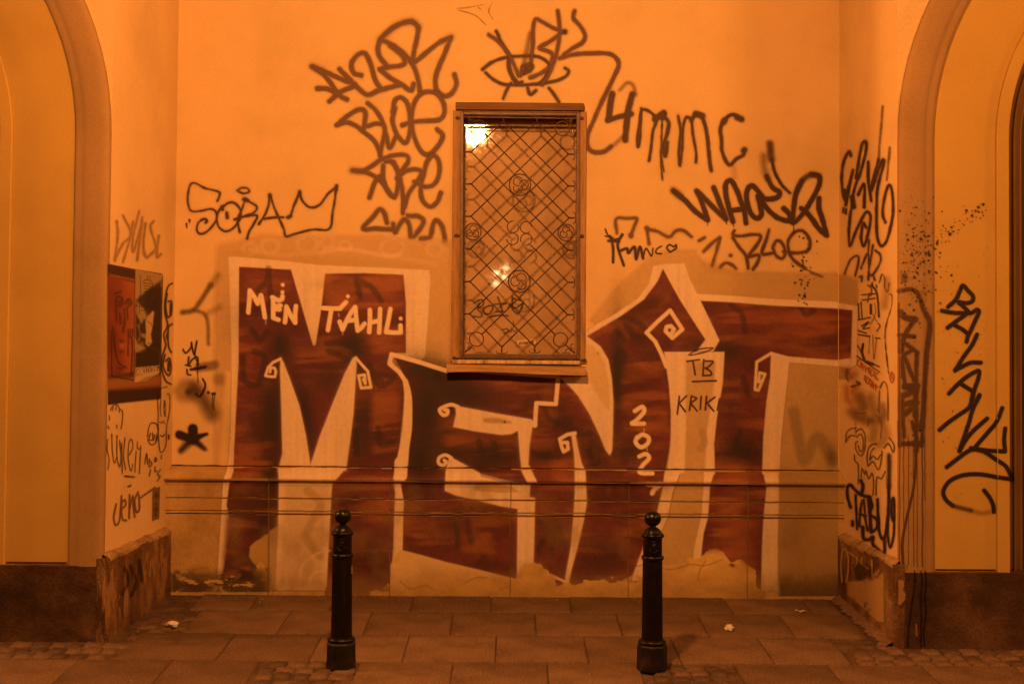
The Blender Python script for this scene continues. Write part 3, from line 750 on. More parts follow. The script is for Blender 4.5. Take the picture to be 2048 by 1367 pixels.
# T: bar and stem (the bar runs round the corner)
mu.fill([(1397, 598), (1545, 611), (1675, 617), (1704, 620), (1700, 719), (1675, 719), (1577, 712), (1542, 704), (1541, 720), (1540, 752), (1532, 803), (1527, 870), (1525, 941), (1533, 975), (1527, 1034), (1524, 1095), (1522, 1196), (1400, 1196), (1399, 1132), (1406, 1070), (1415, 1034), (1418, 975), (1431, 941), (1428, 904), (1433, 836), (1444, 769), (1449, 705), (1426, 702)], red_col, 1.4)
# dark shading clouds inside the letters
for x, y, rx, ry, al, ro in [(561, 690, 20, 40, .85, 0), (706, 690, 34, 48, .85, 0), (545, 830, 30, 110, .85, 0), (608, 830, 26, 95, .85, -8), (660, 760, 32, 40, .5, 0), (725, 850, 32, 95, .7, 5), (640, 720, 60, 40, .45, 0), (770, 890, 36, 40, .5, 0), (500, 640, 46, 50, .3, 0), (510, 860, 40, 60, .45, 0),
        (860, 745, 74, 32, .95, 14), (852, 830, 36, 90, .95, 0), (935, 790, 80, 30, .8, 8), (840, 920, 40, 60, .85, 0), (905, 900, 46, 50, .8, 0), (985, 905, 66, 34, .85, 0), (1090, 905, 30, 22, .6, 0), (1110, 840, 46, 26, .5, 0), (1185, 890, 36, 50, .7, 0),
        (1235, 750, 16, 120, .9, 0), (1260, 900, 46, 40, .7, 0), (1390, 690, 50, 22, .6, 0), (1455, 700, 40, 26, .8, 0), (1482, 900, 60, 30, .85, 0), (1460, 800, 22, 80, .5, 0), (1660, 690, 60, 22, .4, 0), (1500, 960, 14, 120, .3, 0),
        (540, 960, 22, 70, .9, 0), (535, 1060, 36, 60, .85, 0), (500, 1100, 40, 50, .5, 0), (700, 1010, 34, 40, .4, 0), (745, 1100, 50, 50, .4, 0), (880, 1060, 70, 60, .4, 0), (940, 1020, 60, 50, .3, 0), (1200, 1120, 60, 50, .5, 0), (1110, 1060, 30, 60, .35, 0), (830, 985, 30, 30, .5, 0)]:
    mu.blot(x, y, rx * 1.15, ry * 1.1, DKB, min(.97, al * 1.12), ro)
for x, y, rx, ry, al in [(690, 570, 60, 14, .5), (770, 590, 40, 22, .45), (500, 910, 30, 20, .4), (770, 770, 40, 24, .4), (1290, 650, 30, 16, .4), (1480, 1090, 40, 50, .6), (1480, 950, 44, 16, .6), (1600, 660, 80, 16, .45), (1030, 880, 60, 14, .35), (930, 880, 50, 16, .35), (1090, 940, 60, 14, .35), (1480, 1050, 40, 12, .5), (1300, 830, 30, 20, .25), (760, 660, 40, 12, .4)]:
    mu.blot(x, y, rx, ry, ORG, al, 0)
def streaks(x0, y0, x1, y1, al):
    tx = lambda x, y: sstep(.40, .72, vnoise(x + 20 * (vnoise(x, y, 70, 40, 8) - .5), y + .05 * (x - x0), 110, 15, 41, 3)) * (.6 + .8 * vnoise(x, y, 40, 40, 42, 2))
    mx, my = (x1 - x0) * .12, (y1 - y0) * .15
    mu.fill([(x0, y0 + my), (x0 + mx, y0), (x1 - mx, y0 + 2), (x1, y0 + my), (x1, y1 - my), (x1 - mx, y1), (x0 + mx, y1), (x0, y1 - my)], lambda x, y: np.array(ORG) * (.85 + .3 * GRAIN.rand(*x.shape))[..., None], 12, al * .78, tx)
for z in [(656, 552, 806, 622, 1.0), (740, 640, 810, 704, .95), (484, 545, 580, 606, .7), (744, 770, 800, 905, .85), (1246, 716, 1336, 866, .7), (1262, 585, 1330, 622, .6), (1440, 622, 1670, 690, .9), (1428, 935, 1520, 965, .9), (1420, 1030, 1500, 1140, 1.0), (892, 864, 1040, 902, .7), (470, 880, 545, 936, .8), (1080, 915, 1200, 985, .7), (590, 690, 700, 740, .5), (1060, 800, 1110, 900, .5), (660, 960, 780, 1010, .5), (810, 1000, 1030, 1040, .5), (1440, 720, 1480, 800, .6)]: streaks(*z)
# ghosts of older tags under the maroon
mu.strokes(B5.L([[(320, 210), (315, 270), (260, 330)], [(320, 250), (335, 400)], [(230, 540), (270, 600), (310, 560)], [(800, 270), (820, 360)], [(800, 270), (880, 310), (935, 385)], [(650, 660), (740, 700), (800, 720), (900, 780), (950, 850)], [(880, 790), (1000, 800), (930, 850), (870, 740)], [(640, 620), (720, 620), (790, 650)], [(800, 1100), (800, 1220)], [(920, 1080), (930, 1170), (1000, 1170)], [(180, 690), (190, 820), (260, 840), (300, 700), (240, 660)]]), 6, DKB, 3, .60)
mu.strokes(B7.L([[(960, 330), (1020, 380), (1040, 480)], [(300, 400), (390, 420), (450, 470)], [(280, 480), (320, 530)], [(330, 440), (380, 510), (430, 520)], [(270, 640), (300, 600), (330, 640), (280, 680)], [(1030, 760), (1060, 860)], [(1010, 1080), (980, 1160)], [(1370, 330), (1400, 380), (1450, 360)]]), 6, DKB, 3, .58)
mu.strokes(B6.L([[(860, 350), (900, 420), (1000, 460), (1040, 480)], [(1040, 500), (1100, 490)], [(1100, 580), (1120, 650), (1150, 640)], [(800, 590), (860, 610), (890, 590)], [(900, 1110), (930, 980), (960, 1060)], [(520, 530), (540, 610)], [(600, 540), (610, 610)], [(400, 960), (410, 1080)], [(460, 950), (480, 1060)], [(820, 940), (880, 1000), (830, 1100)]]), 6, DKB, 4, .55)
mu.fill([(455, 1020), (556, 1015), (552, 1050), (538, 1072), (516, 1088), (506, 1120), (500, 1152), (444, 1156), (448, 1100), (452, 1050)], red_col, 7, .9)
mu.blot(528, 1050, 26, 34, DKB, .8); mu.blot(490, 1125, 34, 22, DKB, .45); mu.blot(470, 1060, 18, 40, (.30, .19, .075), .45)
mu.fill([(500, 1092), (512, 1081), (522, 1076), (528, 1070), (537, 1066), (537, 1136), (524, 1134), (508, 1128), (498, 1112)], (.50, .335, .12), 1.6, .85)
mu.fill([(538, 1062), (557, 1050), (554, 1180), (520, 1180), (505, 1140), (538, 1140)], olive_col, 3, .8)
# white shapes
w = lambda pts, soft=1.6, al=1.0: mu.fill(pts, (.50, .34, .19), 8, .32).fill(pts, white_col, soft, al)
w([(561, 714), (567, 724), (580, 758), (599, 811), (612, 870), (621, 931), (600, 942), (556, 942), (565, 906), (562, 789), (560, 740)])
w([(712, 713), (713, 730), (707, 826), (700, 881), (692, 940), (621, 942), (621, 929), (640, 870), (660, 820), (690, 745), (706, 715)])
w([(556, 935), (692, 935), (664, 968), (653, 1172), (552, 1168), (556, 1055), (558, 968)])
mu.fill([(570, 966), (655, 966), (645, 1172), (560, 1172)], olive_col, 7, .55)
mu.strokes([[(615, 980), (640, 1010), (612, 1070), (640, 1110)]], 8, (.34, .24, .10), 4, .5)
mu.strokes([[(598, 1170), (605, 1130), (630, 1108), (660, 1100)], [(618, 1168), (626, 1146), (645, 1140)]], 2, WHITE, 2, .6)
sp = lambda cr, pts, r, c=WHITE, soft=1.1, sm=True: mu.strokes([cr(pts)], r, c, soft, 1, sm)
sp(B5, [(385, 703), (345, 722), (318, 750), (303, 795), (330, 800), (355, 801), (360, 770), (352, 752), (332, 752), (328, 775)], 2.7, sm=False)
sp(B5, [(797, 697), (830, 735), (862, 770), (880, 858), (826, 862), (812, 795), (845, 790), (849, 838), (838, 815)], 2.9, sm=False)
# second letter
mu.strokes([[(893, 741), (840, 724), (783, 708), (779, 727), (798, 743), (811, 762)]], 4.3, WHITE, 1.2, 1, False)
mu.strokes([[(811, 762), (816, 794), (815, 851), (809, 893), (804, 925)]], [5, 7.5, 9, 9.5, 12], WHITE, 1.4)
mu.strokes([[(802, 925), (801, 950), (797, 968), (800, 1003), (798, 1030), (797, 1098), (794, 1135)]], [13, 13, 4.5, 7.5, 8.5, 8, 9], WHITE, 1.5)
w(B6([(395, 345), (430, 350), (600, 382), (795, 415), (825, 445), (800, 460), (785, 560), (780, 650), (800, 690), (828, 750), (780, 756), (745, 690), (735, 600), (725, 475), (690, 492), (640, 497), (500, 478), (385, 455), (400, 385)]))
sp(B6, [(410, 350), (375, 338), (335, 350), (313, 366), (330, 392), (352, 388), (356, 368), (340, 366)], 3.6)
sp(B6, [(815, 448), (818, 390), (822, 330), (872, 333), (924, 335), (930, 270), (936, 200)], 4.2, sm=False)
mu.fill(B6([(540, 410), (600, 405), (690, 425), (690, 438), (600, 436), (545, 432)]), (.36, .24, .12), 3, .8)
mu.dots([(760 + 655 / 2.628, 680 + 429 / 2.628, 2.2)], BLACK)
w(B6([(345, 690), (365, 612), (400, 628), (440, 650), (530, 700), (640, 730), (750, 752), (790, 760), (785, 822), (815, 828), (812, 1000), (806, 1210), (720, 1262), (722, 1000), (724, 885), (640, 872), (500, 838), (400, 815), (340, 790)]))
mu.fill(B6([(500, 742), (600, 745), (690, 768), (738, 798), (620, 800), (488, 788)]), olive_col, 2)
mu.fill(B6([(520, 690), (740, 745), (740, 760), (640, 745), (530, 715)]), red_col, 2, .55)
sp(B6, [(375, 618), (345, 603), (312, 616), (308, 645), (332, 656), (348, 640), (338, 630)], 3.4)
mu.fill(B6([(110, 1100), (220, 1128), (350, 1165), (520, 1205), (735, 1258), (760, 1270), (760, 1345), (50, 1345), (55, 1180), (85, 1120)]), (.64, .47, .22), 2.0)
mu.fill(B6([(200, 1160), (500, 1215), (700, 1270), (700, 1320), (200, 1320)]), olive_col, 12, .6)
# thin blade between second and third letter
w(B6([(1005, 490), (1025, 484), (1040, 560), (1058, 640), (1080, 690), (1084, 780), (1088, 850), (1070, 950), (1040, 1080), (1005, 1210), (992, 1278), (970, 1272), (985, 1180), (1002, 1090), (1016, 930), (1024, 800), (1024, 700), (1020, 600)]))
sp(B6, [(1025, 488), (985, 495), (945, 518), (955, 560), (965, 585), (988, 572), (985, 537), (962, 537)], 3.6, sm=False)
sp(B6, [(990, 1275), (900, 1235), (820, 1205)], 2.6)
# broad swoosh right of the window sill
w(B6([(945, 195), (1085, 192), (1060, 150), (1085, 0), (1110, 5), (1165, 50), (1200, 130), (1218, 250), (1225, 400), (1220, 560), (1205, 602), (1185, 575), (1150, 490), (1100, 385), (1040, 290), (990, 235)]))
mu.fill(B6([(1085, 185), (1075, 20), (1120, 25), (1170, 80), (1203, 180), (1208, 300), (1205, 375), (1170, 330)]), (.60, .42, .18), 3, .75)
mu.dots([(760 + 1145 / 2.628, 680 + 70 / 2.628, 1.6)], TAGB)
# house shaped third letter: thick white outline
H = B7
mu.fill(H([(85, 485), (160, 440), (260, 385), (400, 290), (470, 200), (495, 95), (560, 82), (680, 78), (712, 170), (760, 270), (800, 350), (888, 535), (852, 600), (755, 600), (805, 530), (720, 400), (650, 290), (590, 180), (552, 108), (520, 185), (440, 292), (300, 392), (100, 510), (180, 570), (228, 650), (248, 760), (258, 900), (250, 1190), (240, 1215), (222, 1195), (238, 1100), (240, 900), (228, 780), (205, 670), (170, 600), (90, 535)]), white_col, 1.4)
mu.fill(H([(560, 604), (918, 604), (908, 790), (872, 1000), (856, 1150), (862, 1330), (700, 1330), (575, 1330), (598, 1150), (600, 960), (588, 800), (572, 690)]), white_col, 1.4)
mu.fill(H([(690, 662), (866, 662), (850, 850), (815, 1060), (800, 1330), (680, 1330), (690, 1000)]), olive_col, 3, .9)
mu.strokes([H([(785, 1080), (800, 1140), (775, 1180)])], 7, (.30, .22, .10), 3, .5)
sp(H, [(572, 690), (545, 620), (505, 540), (455, 490), (520, 425), (595, 358), (632, 415), (668, 470), (608, 522), (568, 480), (575, 455), (600, 450), (618, 470), (606, 492)], 4.0, sm=False)
# lower half of that column, over the plinth
mu.fill([(1330, 940), (1362, 940), (1345, 985), (1336, 1032), (1322, 1066), (1296, 1130), (1286, 1160), (1262, 1160), (1272, 1132), (1297, 1064), (1312, 1030), (1324, 981)], white_col, 1.6)
mu.fill([(1362, 945), (1408, 945), (1408, 975), (1402, 1034), (1394, 1066), (1386, 1130), (1384, 1160), (1284, 1160), (1296, 1130), (1322, 1066), (1338, 1030), (1347, 985)], olive_col, 2.0)
mu.fill([(1408, 938), (1431, 938), (1420, 970), (1416, 1034), (1407, 1066), (1400, 1130), (1398, 1150), (1384, 1150), (1388, 1100), (1394, 1066), (1402, 1034), (1407, 975)], white_col, 1.5)
# outlines of the T
mu.strokes([[(1392, 594), (1470, 598), (1545, 604), (1675, 610), (1712, 616)]], 6.5, WHITE, 1.6)
mu.fill(H([(1195, 604), (1300, 632), (1590, 655), (1668, 655), (1690, 690), (1590, 692), (1305, 668), (1290, 800), (1258, 1100), (1245, 1330), (1142, 1330), (1150, 1100), (1168, 900), (1190, 760)]), white_col, 1.5)
mu.fill(H([(1303, 668), (1600, 692), (1600, 1320), (1245, 1320), (1260, 1100), (1290, 800)]), olive_col, 2.5, .92)
mu.strokes([H([(1330, 960), (1360, 1120), (1395, 1250), (1470, 1110), (1560, 1250)])], 11, (.22, .16, .075), 6, .66)
mu.blot(1140 + 1555 / 2.972, 500 + 1230 / 2.972, 14, 26, (.10, .07, .035), .75)
mu.fill([(1525, 938), (1556, 938), (1559, 975), (1556, 1070), (1556, 1182), (1522, 1182), (1524, 1095), (1527, 1034), (1533, 975)], white_col, 1.6)
mu.fill([(1556, 940), (1700, 940), (1700, 1190), (1556, 1190)], olive_col, 2.5, .55)
sp(H, [(1197, 612), (1110, 664), (1105, 745), (1100, 828), (1120, 832), (1142, 780), (1160, 736), (1128, 728), (1120, 782), (1136, 776)], 2.9, sm=False)
# lettering: MEN TAHLi, 2021
T4 = Crop(440, 520, 5.12)
LET = [[(290, 535), (300, 420), (305, 310), (350, 375), (385, 445), (420, 360), (440, 460), (460, 585)], [(535, 380), (600, 415), (635, 400), (640, 370)], [(545, 385), (545, 490), (545, 590), (600, 610)], [(550, 475), (620, 465)], [(550, 500), (610, 505)],
       [(665, 635), (675, 550), (680, 475), (720, 560), (770, 640), (770, 540), (778, 470)], [(1055, 490), (1130, 495), (1230, 495), (1260, 460), (1290, 430)], [(1140, 500), (1125, 600), (1105, 715)], [(1225, 630), (1255, 710), (1300, 610), (1345, 530), (1385, 480), (1395, 600), (1410, 720), (1450, 690), (1480, 650)], [(1310, 620), (1390, 610)],
       [(1535, 510), (1535, 620), (1528, 735)], [(1640, 500), (1635, 620), (1630, 740)], [(1535, 640), (1630, 620)], [(1745, 500), (1725, 610), (1700, 735), (1780, 742), (1850, 740), (1848, 670)]]
for l in LET: mu.strokes([T4(l)], 23 / 5.12, (.80, .66, .46), 1.0, 1, False)
mu.dots([(440 + x / 5.12, 520 + y / 5.12, 20 / 5.12) for x, y in [(643, 253), (640, 328), (1310, 370), (1850, 597)]], (.80, .66, .46))
mu.strokes([T4(l) for l in [[(470, 600), (470, 655)], [(1216, 545), (1216, 580)], [(1257, 730), (1257, 765)]]], .7, WHITE, .8, .8, False)
for l in [[(385, 955), (430, 930), (440, 960), (395, 1010), (368, 1030), (440, 1030)], [(395, 1120), (430, 1095), (468, 1115), (460, 1150), (420, 1170), (390, 1140), (400, 1110)], [(412, 1225), (450, 1210), (470, 1235), (430, 1280), (415, 1320), (490, 1325)]]:
    mu.strokes([H(l)], 4.2, (.80, .66, .46), 1.0)
mu.strokes([B8([(375, 285), (430, 290), (460, 285), (420, 320), (405, 345)])], 4.5, WHITE, 1.2)
mu.strokes([H([(440, 1060), (438, 1085)]), H([(455, 1170), (460, 1190)])], .8, WHITE, .8, .8, False)
# weathering: paint flaked off along the foot, bare plaster shows
def peel(x, y):
    n = vnoise(x, y, 46, 22, 51, 4)
    line = 1174 - 6 * np.sin(x / 70.0)
    line = line - 20 * np.exp(-((x - 900) / 110) ** 2) - 40 * np.exp(-((x - 1072) / 34) ** 4) - 26 * np.exp(-((x - 1215) / 60) ** 2) - 42 * np.exp(-((x - 1330) / 60) ** 2) - 62 * np.exp(-((x - 1440) / 26) ** 2) - 44 * np.exp(-((x - 1395) / 40) ** 2) - 40 * np.exp(-((x - 1490) / 22) ** 4)
    line = line - 40 * np.exp(-((x - 522) / 16) ** 2) + 12 * np.exp(-((x - 600) / 40) ** 2)
    right = sstep(1550, 1500, x) * sstep(700, 790, x) + .8 * sstep(560, 530, x) * sstep(480, 505, x)
    return sstep(-2.2, 2.2, (y - line) + (n - .52) * 54 + 22 * (vnoise(x, y, 13, 9, 53, 3) - .5)) * sstep(.35, .5, right)
ys, xs = mu.Y[:, None] + 0 * mu.a, mu.X[None, :] + 0 * mu.a
pe = peel(xs, ys) * sstep(1090, 1110, ys)
mu.over((slice(None), slice(None)), pe, np.array(PLAST)[None, None] * (.75 + .45 * vnoise(xs, ys, 30, 18, 52, 4))[..., None])
mu.strokes([[(1260, 1134), (1300, 1128), (1340, 1138), (1380, 1128), (1410, 1130), (1445, 1118)], [(800, 1160), (820, 1176), (850, 1170), (870, 1180)], [(930, 1164), (950, 1155), (975, 1154)], [(1000, 1178), (1020, 1170)], [(1396, 1160), (1400, 1140), (1412, 1120)]], .8, (.12, .07, .03), .9, .8)
# dirt splash along the very foot
mu.over((slice(None), slice(None)), np.clip(sstep(1128, 1186, ys + 20 * (vnoise(xs, ys, 60, 30, 62, 3) - .5)) * (.35 + .5 * vnoise(xs, ys, 20, 14, 60, 3)), 0, 1) * (mu.a > .2), (.27, .17, .065))
# uneven wear of the whole plinth area
mu.over((slice(None), slice(None)), np.clip(sstep(945, 975, ys) * sstep(.45, .85, vnoise(xs, ys, 55, 60, 61, 4)) * .42, 0, 1) * (mu.a > .2), (.24, .15, .06))
# keep paint out of the window and out of the open joints of the plinth
def joint_keep(x, y):
    k = np.ones(np.broadcast(x, y).shape)
    k = k * np.where((x > 904) & (x < 1172) & (y < 740), 0.0, 1.0)
    return k
mu.build('mural', 'back', rear, M['mural'], .0016, 'maroon block letters outlined in cream, covering the lower wall', lambda x, y: joint_keep(x, y) * (x < 1676.5), joint_cut)
# the T's bar goes on round the corner
m2 = Layer(1677, 545, 1722, 760, 1.4)
m2.fill([(1676, 548), (1700, 552), (1716, 560), (1716, 618), (1676, 612)], (.48, .33, .13), 5, .55)
m2.fill([(1670, 604), (1716, 612), (1714, 728), (1700, 738), (1670, 730)], white_col, 2.5)
m2.fill([(1670, 616), (1705, 620), (1702, 716), (1670, 720)], red_col, 1.4)
m2.fill([(1670, 730), (1700, 736), (1700, 760), (1670, 760)], olive_col, 8, .6)
m2.build('mural_end', 'right', portR, M['mural'], .0016, 'maroon end of the letter bar painted round the corner')

# ------------------------------------------------------------------ tags on the rear wall
tag_paint('graffiti_tag', A4, [([[(175, 310), (250, 365), (320, 460), (365, 490)], [(175, 310), (260, 345), (350, 385), (410, 410), (330, 450), (270, 500)], [(205, 430), (260, 432), (310, 455)], [(325, 325), (380, 380), (430, 430), (480, 465), (540, 440), (600, 425), (655, 410)], [(445, 358), (405, 345), (390, 300), (415, 255), (455, 235), (480, 260), (500, 310), (520, 380), (550, 430)],
    [(550, 160), (600, 110), (660, 75), (720, 65), (755, 95), (750, 150), (735, 220), (725, 295)], [(725, 295), (800, 235), (870, 180), (935, 150)], [(935, 150), (905, 230), (870, 310), (850, 380), (860, 440), (900, 472), (940, 455), (965, 405), (955, 355)], [(550, 160), (620, 195), (680, 240), (730, 310), (755, 380), (765, 440)], [(545, 170), (535, 215), (548, 260), (580, 300)], [(545, 325), (600, 312), (660, 305), (685, 285), (660, 240), (600, 195)], [(545, 325), (600, 370), (660, 405), (715, 440), (732, 405)]], 11, TAGB, 2.6, .93),
    ([[(550, 160), (640, 85), (720, 62), (758, 95)], [(175, 308), (230, 330)], [(935, 150), (900, 170)]], 15, TAGB, 7, .35)], 'back', rear, 'brown sprayed tag reading ALZER above the BLOE tag')
tag_paint('graffiti_tag', A4, [([[(310, 630), (370, 580), (430, 545), (465, 555), (465, 610), (455, 665)], [(310, 630), (360, 615), (410, 630), (455, 665), (510, 710), (540, 760), (548, 795)], [(480, 635), (530, 620), (570, 635), (570, 690), (555, 750), (548, 795)], [(480, 510), (520, 545), (560, 610), (580, 680), (600, 755), (635, 690)], [(630, 535), (615, 600), (630, 660), (660, 710), (690, 725), (710, 670), (712, 600), (700, 520), (665, 480), (630, 495), (615, 560)], [(670, 630), (730, 612), (800, 607), (870, 600), (900, 560), (890, 500), (850, 455), (790, 450), (745, 490), (722, 560), (722, 640), (740, 710), (770, 770), (810, 790), (860, 750), (890, 690), (860, 652)]], 10.5, TAGB, 2.4, .93)], 'back', rear, 'brown sprayed tag reading BLOE below the ALZER tag', eps=.0034)
tag_paint('graffiti_tag', A4, [([[(400, 878), (450, 880), (500, 855), (550, 820), (620, 795), (690, 795), (700, 830), (660, 890)], [(450, 880), (510, 905), (560, 945), (600, 1000), (625, 1025)], [(490, 1025), (515, 950), (545, 910)], [(565, 850), (565, 920), (590, 990), (625, 1020), (645, 970), (645, 890), (610, 830), (575, 830)], [(620, 830), (650, 890), (665, 960), (675, 1040), (672, 1110)], [(640, 920), (690, 880), (750, 872), (775, 890), (745, 945), (700, 1010), (680, 1080)], [(735, 940), (790, 965), (840, 955), (870, 900), (870, 830), (840, 795), (805, 830), (785, 900), (770, 970), (780, 1040), (820, 1075), (860, 1050), (880, 1000)]], 10.5, TAGB, 2.4, .93), ([[(395, 878), (440, 880)]], 15, TAGB, 6, .5)], 'back', rear, 'brown sprayed tag of four looped letters under BLOE', eps=.0038)
tag_paint('graffiti_tag', A4, [([[(585, 1165), (570, 1110), (545, 1090), (510, 1130), (455, 1195), (530, 1195), (620, 1200)], [(620, 1170), (630, 1215), (650, 1180), (680, 1145), (705, 1170), (715, 1240)], [(700, 1125), (760, 1130), (785, 1160), (745, 1225), (730, 1240)], [(770, 1250), (820, 1240), (835, 1180), (855, 1150), (885, 1180), (900, 1240), (902, 1280)]], 11, TAGB, 2.6, .88)], 'back', rear, 'brown tag half buried by buff overpaint above the mural', eps=.0012)
tag_paint('graffiti_tag', A5, [([[(305, 500), (370, 450), (450, 420), (560, 405), (680, 405), (750, 430), (785, 470), (770, 530), (740, 580), (690, 610)], [(330, 525), (380, 570), (450, 605), (540, 612), (640, 610), (740, 600), (840, 580), (905, 550), (925, 510), (900, 490)], [(405, 225), (440, 300), (490, 390), (500, 470), (520, 540), (560, 595), (590, 590)], [(495, 400), (490, 480), (520, 560), (545, 600)], [(510, 600), (475, 660), (455, 710)], [(630, 630), (650, 680), (690, 650)], [(785, 635), (820, 680), (855, 735)]], 10, (.075, .034, .018), 1.9, .95),
    ([[(600, 490), (625, 475), (655, 475), (640, 505), (600, 520)]], 20, (.075, .034, .018), 2, .9), ([[(650, 240), (630, 340), (610, 430), (600, 520)]], 14, (.10, .045, .025), 4, .55)], 'back', rear, 'dark sprayed eye with lashes above the window hood')
tag_paint('graffiti_tag', A5, [([[(350, 250), (420, 300), (480, 370), (530, 460), (570, 545), (600, 490)], [(655, 440), (670, 300), (670, 200), (690, 140), (740, 160), (800, 195), (870, 225), (900, 230)], [(870, 240), (790, 300), (715, 345), (780, 370), (810, 400), (790, 480), (720, 530), (650, 560)], [(848, 80), (860, 200), (850, 330), (820, 450), (780, 540), (735, 610)], [(970, 80), (960, 130), (1010, 190), (1045, 260), (1020, 310), (950, 350), (890, 395)], [(860, 420), (950, 395), (1050, 385), (1200, 385), (1260, 410), (1285, 470), (1240, 580), (1170, 720), (1100, 880), (1060, 980), (1065, 1060), (1110, 1095), (1180, 1090), (1230, 1055)]], 12.5, (.135, .062, .045), 2.2, .93), ([[(1180, 1090), (1250, 1045), (1310, 985)]], 9, (.135, .062, .045), 4, .55), ([[(898, 230)]], 15, BLACK, 3, .9)], 'back', rear, 'brown BK tag with a long tail looping beside the window', eps=.0042)
tag_paint('graffiti_scratch', A5, [([[(305, 35), (200, 55), (120, 67), (250, 110), (330, 180)], [(305, 35), (270, 45), (295, 70)], [(380, 20), (350, 80), (380, 140)]], 2.2, (.28, .15, .06), .9, .7)], 'back', rear, 'thin scribbled scratch high above the eye')
DK = (.040, .018, .011); DK4 = (.080, .040, .022); WAC = (.066, .031, .021)
tag_paint('graffiti_tag', A8, [([[(145, 155), (130, 240), (120, 320)], [(275, 160), (250, 260), (235, 380), (230, 455)]], 17, DK4, 2.2, .97), ([[(115, 330), (190, 305), (270, 285)]], 14, DK4, 2, .97), ([[(195, 130), (240, 85), (280, 100), (298, 160)]], 8, TAGB, 4, .6),
    ([[(335, 250), (325, 330), (310, 430), (312, 500), (325, 440), (330, 350), (340, 260), (400, 280), (430, 330), (410, 400), (400, 480), (385, 590)], [(575, 300), (590, 400), (580, 520), (585, 620), (600, 500), (605, 380), (625, 310), (660, 330), (670, 420), (690, 530), (690, 600)]], 8, DK4, 1.5, .95), ([[(425, 320), (480, 280), (470, 310)]], 17, DK4, 2, .97),
    ([[(480, 300), (512, 345), (500, 420), (478, 490), (490, 560), (502, 470)], [(660, 330), (690, 285), (730, 310), (755, 390), (770, 500), (780, 600), (790, 655)], [(985, 320), (930, 290), (880, 320), (850, 380), (855, 450), (860, 530), (890, 600), (915, 615), (950, 580), (1000, 550), (1000, 520)]], 10.5, DK4, 1.8, .95), ([[(470, 330), (465, 450), (460, 560), (472, 715)], [(465, 560), (480, 660)]], 5, DK4, 1.2, .9), ([[(870, 340), (875, 330)], [(690, 285), (735, 300)], [(960, 310), (985, 320)], [(1000, 525), (1005, 520)]], 16, DK4, 3, .9), ([[(935, 640), (940, 690)]], 12, TAGB, 7, .25)], 'back', rear, 'dripping dark tag reading 4mmc right of the window')
tag_paint('graffiti_tag', A8, [([[(545, 785), (620, 850), (700, 930), (765, 975)], [(765, 975), (735, 880), (695, 785)], [(695, 785), (760, 850), (830, 920), (885, 970)], [(885, 970), (850, 880), (805, 765)], [(930, 985), (905, 900), (885, 810), (885, 740), (915, 720), (950, 770), (980, 850), (1005, 920), (1015, 995)], [(915, 915), (985, 905)], [(1120, 820), (1060, 755), (1025, 780), (1020, 850), (1045, 930), (1085, 965), (1115, 940), (1110, 890), (1092, 820)], [(1150, 690), (1190, 765), (1235, 795), (1215, 830), (1150, 840), (1110, 825)], [(1115, 850), (1160, 910), (1220, 960), (1290, 980), (1300, 940), (1260, 900)], [(1300, 980), (1330, 990), (1380, 940), (1440, 850), (1490, 750), (1490, 690), (1440, 680)], [(1380, 720), (1340, 800), (1325, 900), (1320, 980)], [(1375, 900), (1430, 950), (1490, 1030), (1540, 1075)], [(1540, 1075), (1510, 960), (1490, 900), (1490, 835)]], 14.5, WAC, 1.7, .98),
    ([[(1180, 580), (1205, 670), (1250, 750), (1300, 800)]], 8.5, WAC, 1.6, .97), ([[(1170, 480), (1180, 580)]], 17, WAC, 5, .85), ([[(1130, 560), (1135, 640), (1155, 700)]], 15, WAC, 7, .55), ([[(1490, 690), (1440, 680), (1380, 720), (1350, 780)]], 13, WAC, 4, .85), ([[(545, 785), (580, 815)]], 17, WAC, 6, .7), ([[(765, 980), (765, 1010)], [(888, 975), (888, 1000)], [(935, 990), (935, 1018)], [(1325, 990), (1325, 1060)]], 2.2, WAC, .8, .8)], 'back', rear, 'thick black wild tag reading WACER', eps=.0034)
GR = (.15, .075, .038)
tag_paint('graffiti_tag', A8, [([[(175, 1060), (170, 970), (240, 965), (305, 965), (290, 1010), (265, 1080)], [(370, 1030), (385, 1130)], [(370, 1035), (440, 1050), (515, 1085), (560, 1045), (610, 1045), (660, 1085)], [(710, 1110), (745, 1090)], [(740, 1180), (790, 1130), (845, 1090)], [(845, 1095), (820, 1190), (795, 1270)], [(850, 1280), (880, 1255), (920, 1265), (950, 1290)]], 8.5, GR, 2.2, .85), ([[(915, 1205)]], 11, GR, 2, .9), ([[(370, 1030), (380, 1040)], [(265, 1070), (268, 1080)]], 13, GR, 3, .7),
    ([[(940, 1045), (930, 1070), (980, 1080), (1060, 1070), (1110, 1080), (1090, 1130), (1030, 1210)], [(930, 1090), (970, 1150), (1015, 1210), (1030, 1290)], [(1030, 1215), (1100, 1205), (1085, 1260), (1060, 1295)], [(1165, 1040), (1145, 1110), (1120, 1195), (1190, 1190)], [(1190, 1150), (1215, 1110), (1250, 1125), (1270, 1180), (1255, 1225), (1215, 1210), (1190, 1160)], [(1260, 1180), (1350, 1190), (1420, 1170), (1430, 1110), (1390, 1050), (1340, 1050), (1295, 1100), (1290, 1160), (1320, 1230), (1400, 1290)]], 9, (.11, .052, .028), 1.9, .93), ([[(1400, 1290), (1450, 1320), (1510, 1345)]], 5, (.11, .052, .028), 2.5, .6)], 'back', rear, 'brown tag ending in BLOE below the WACER tag', eps=.0028)
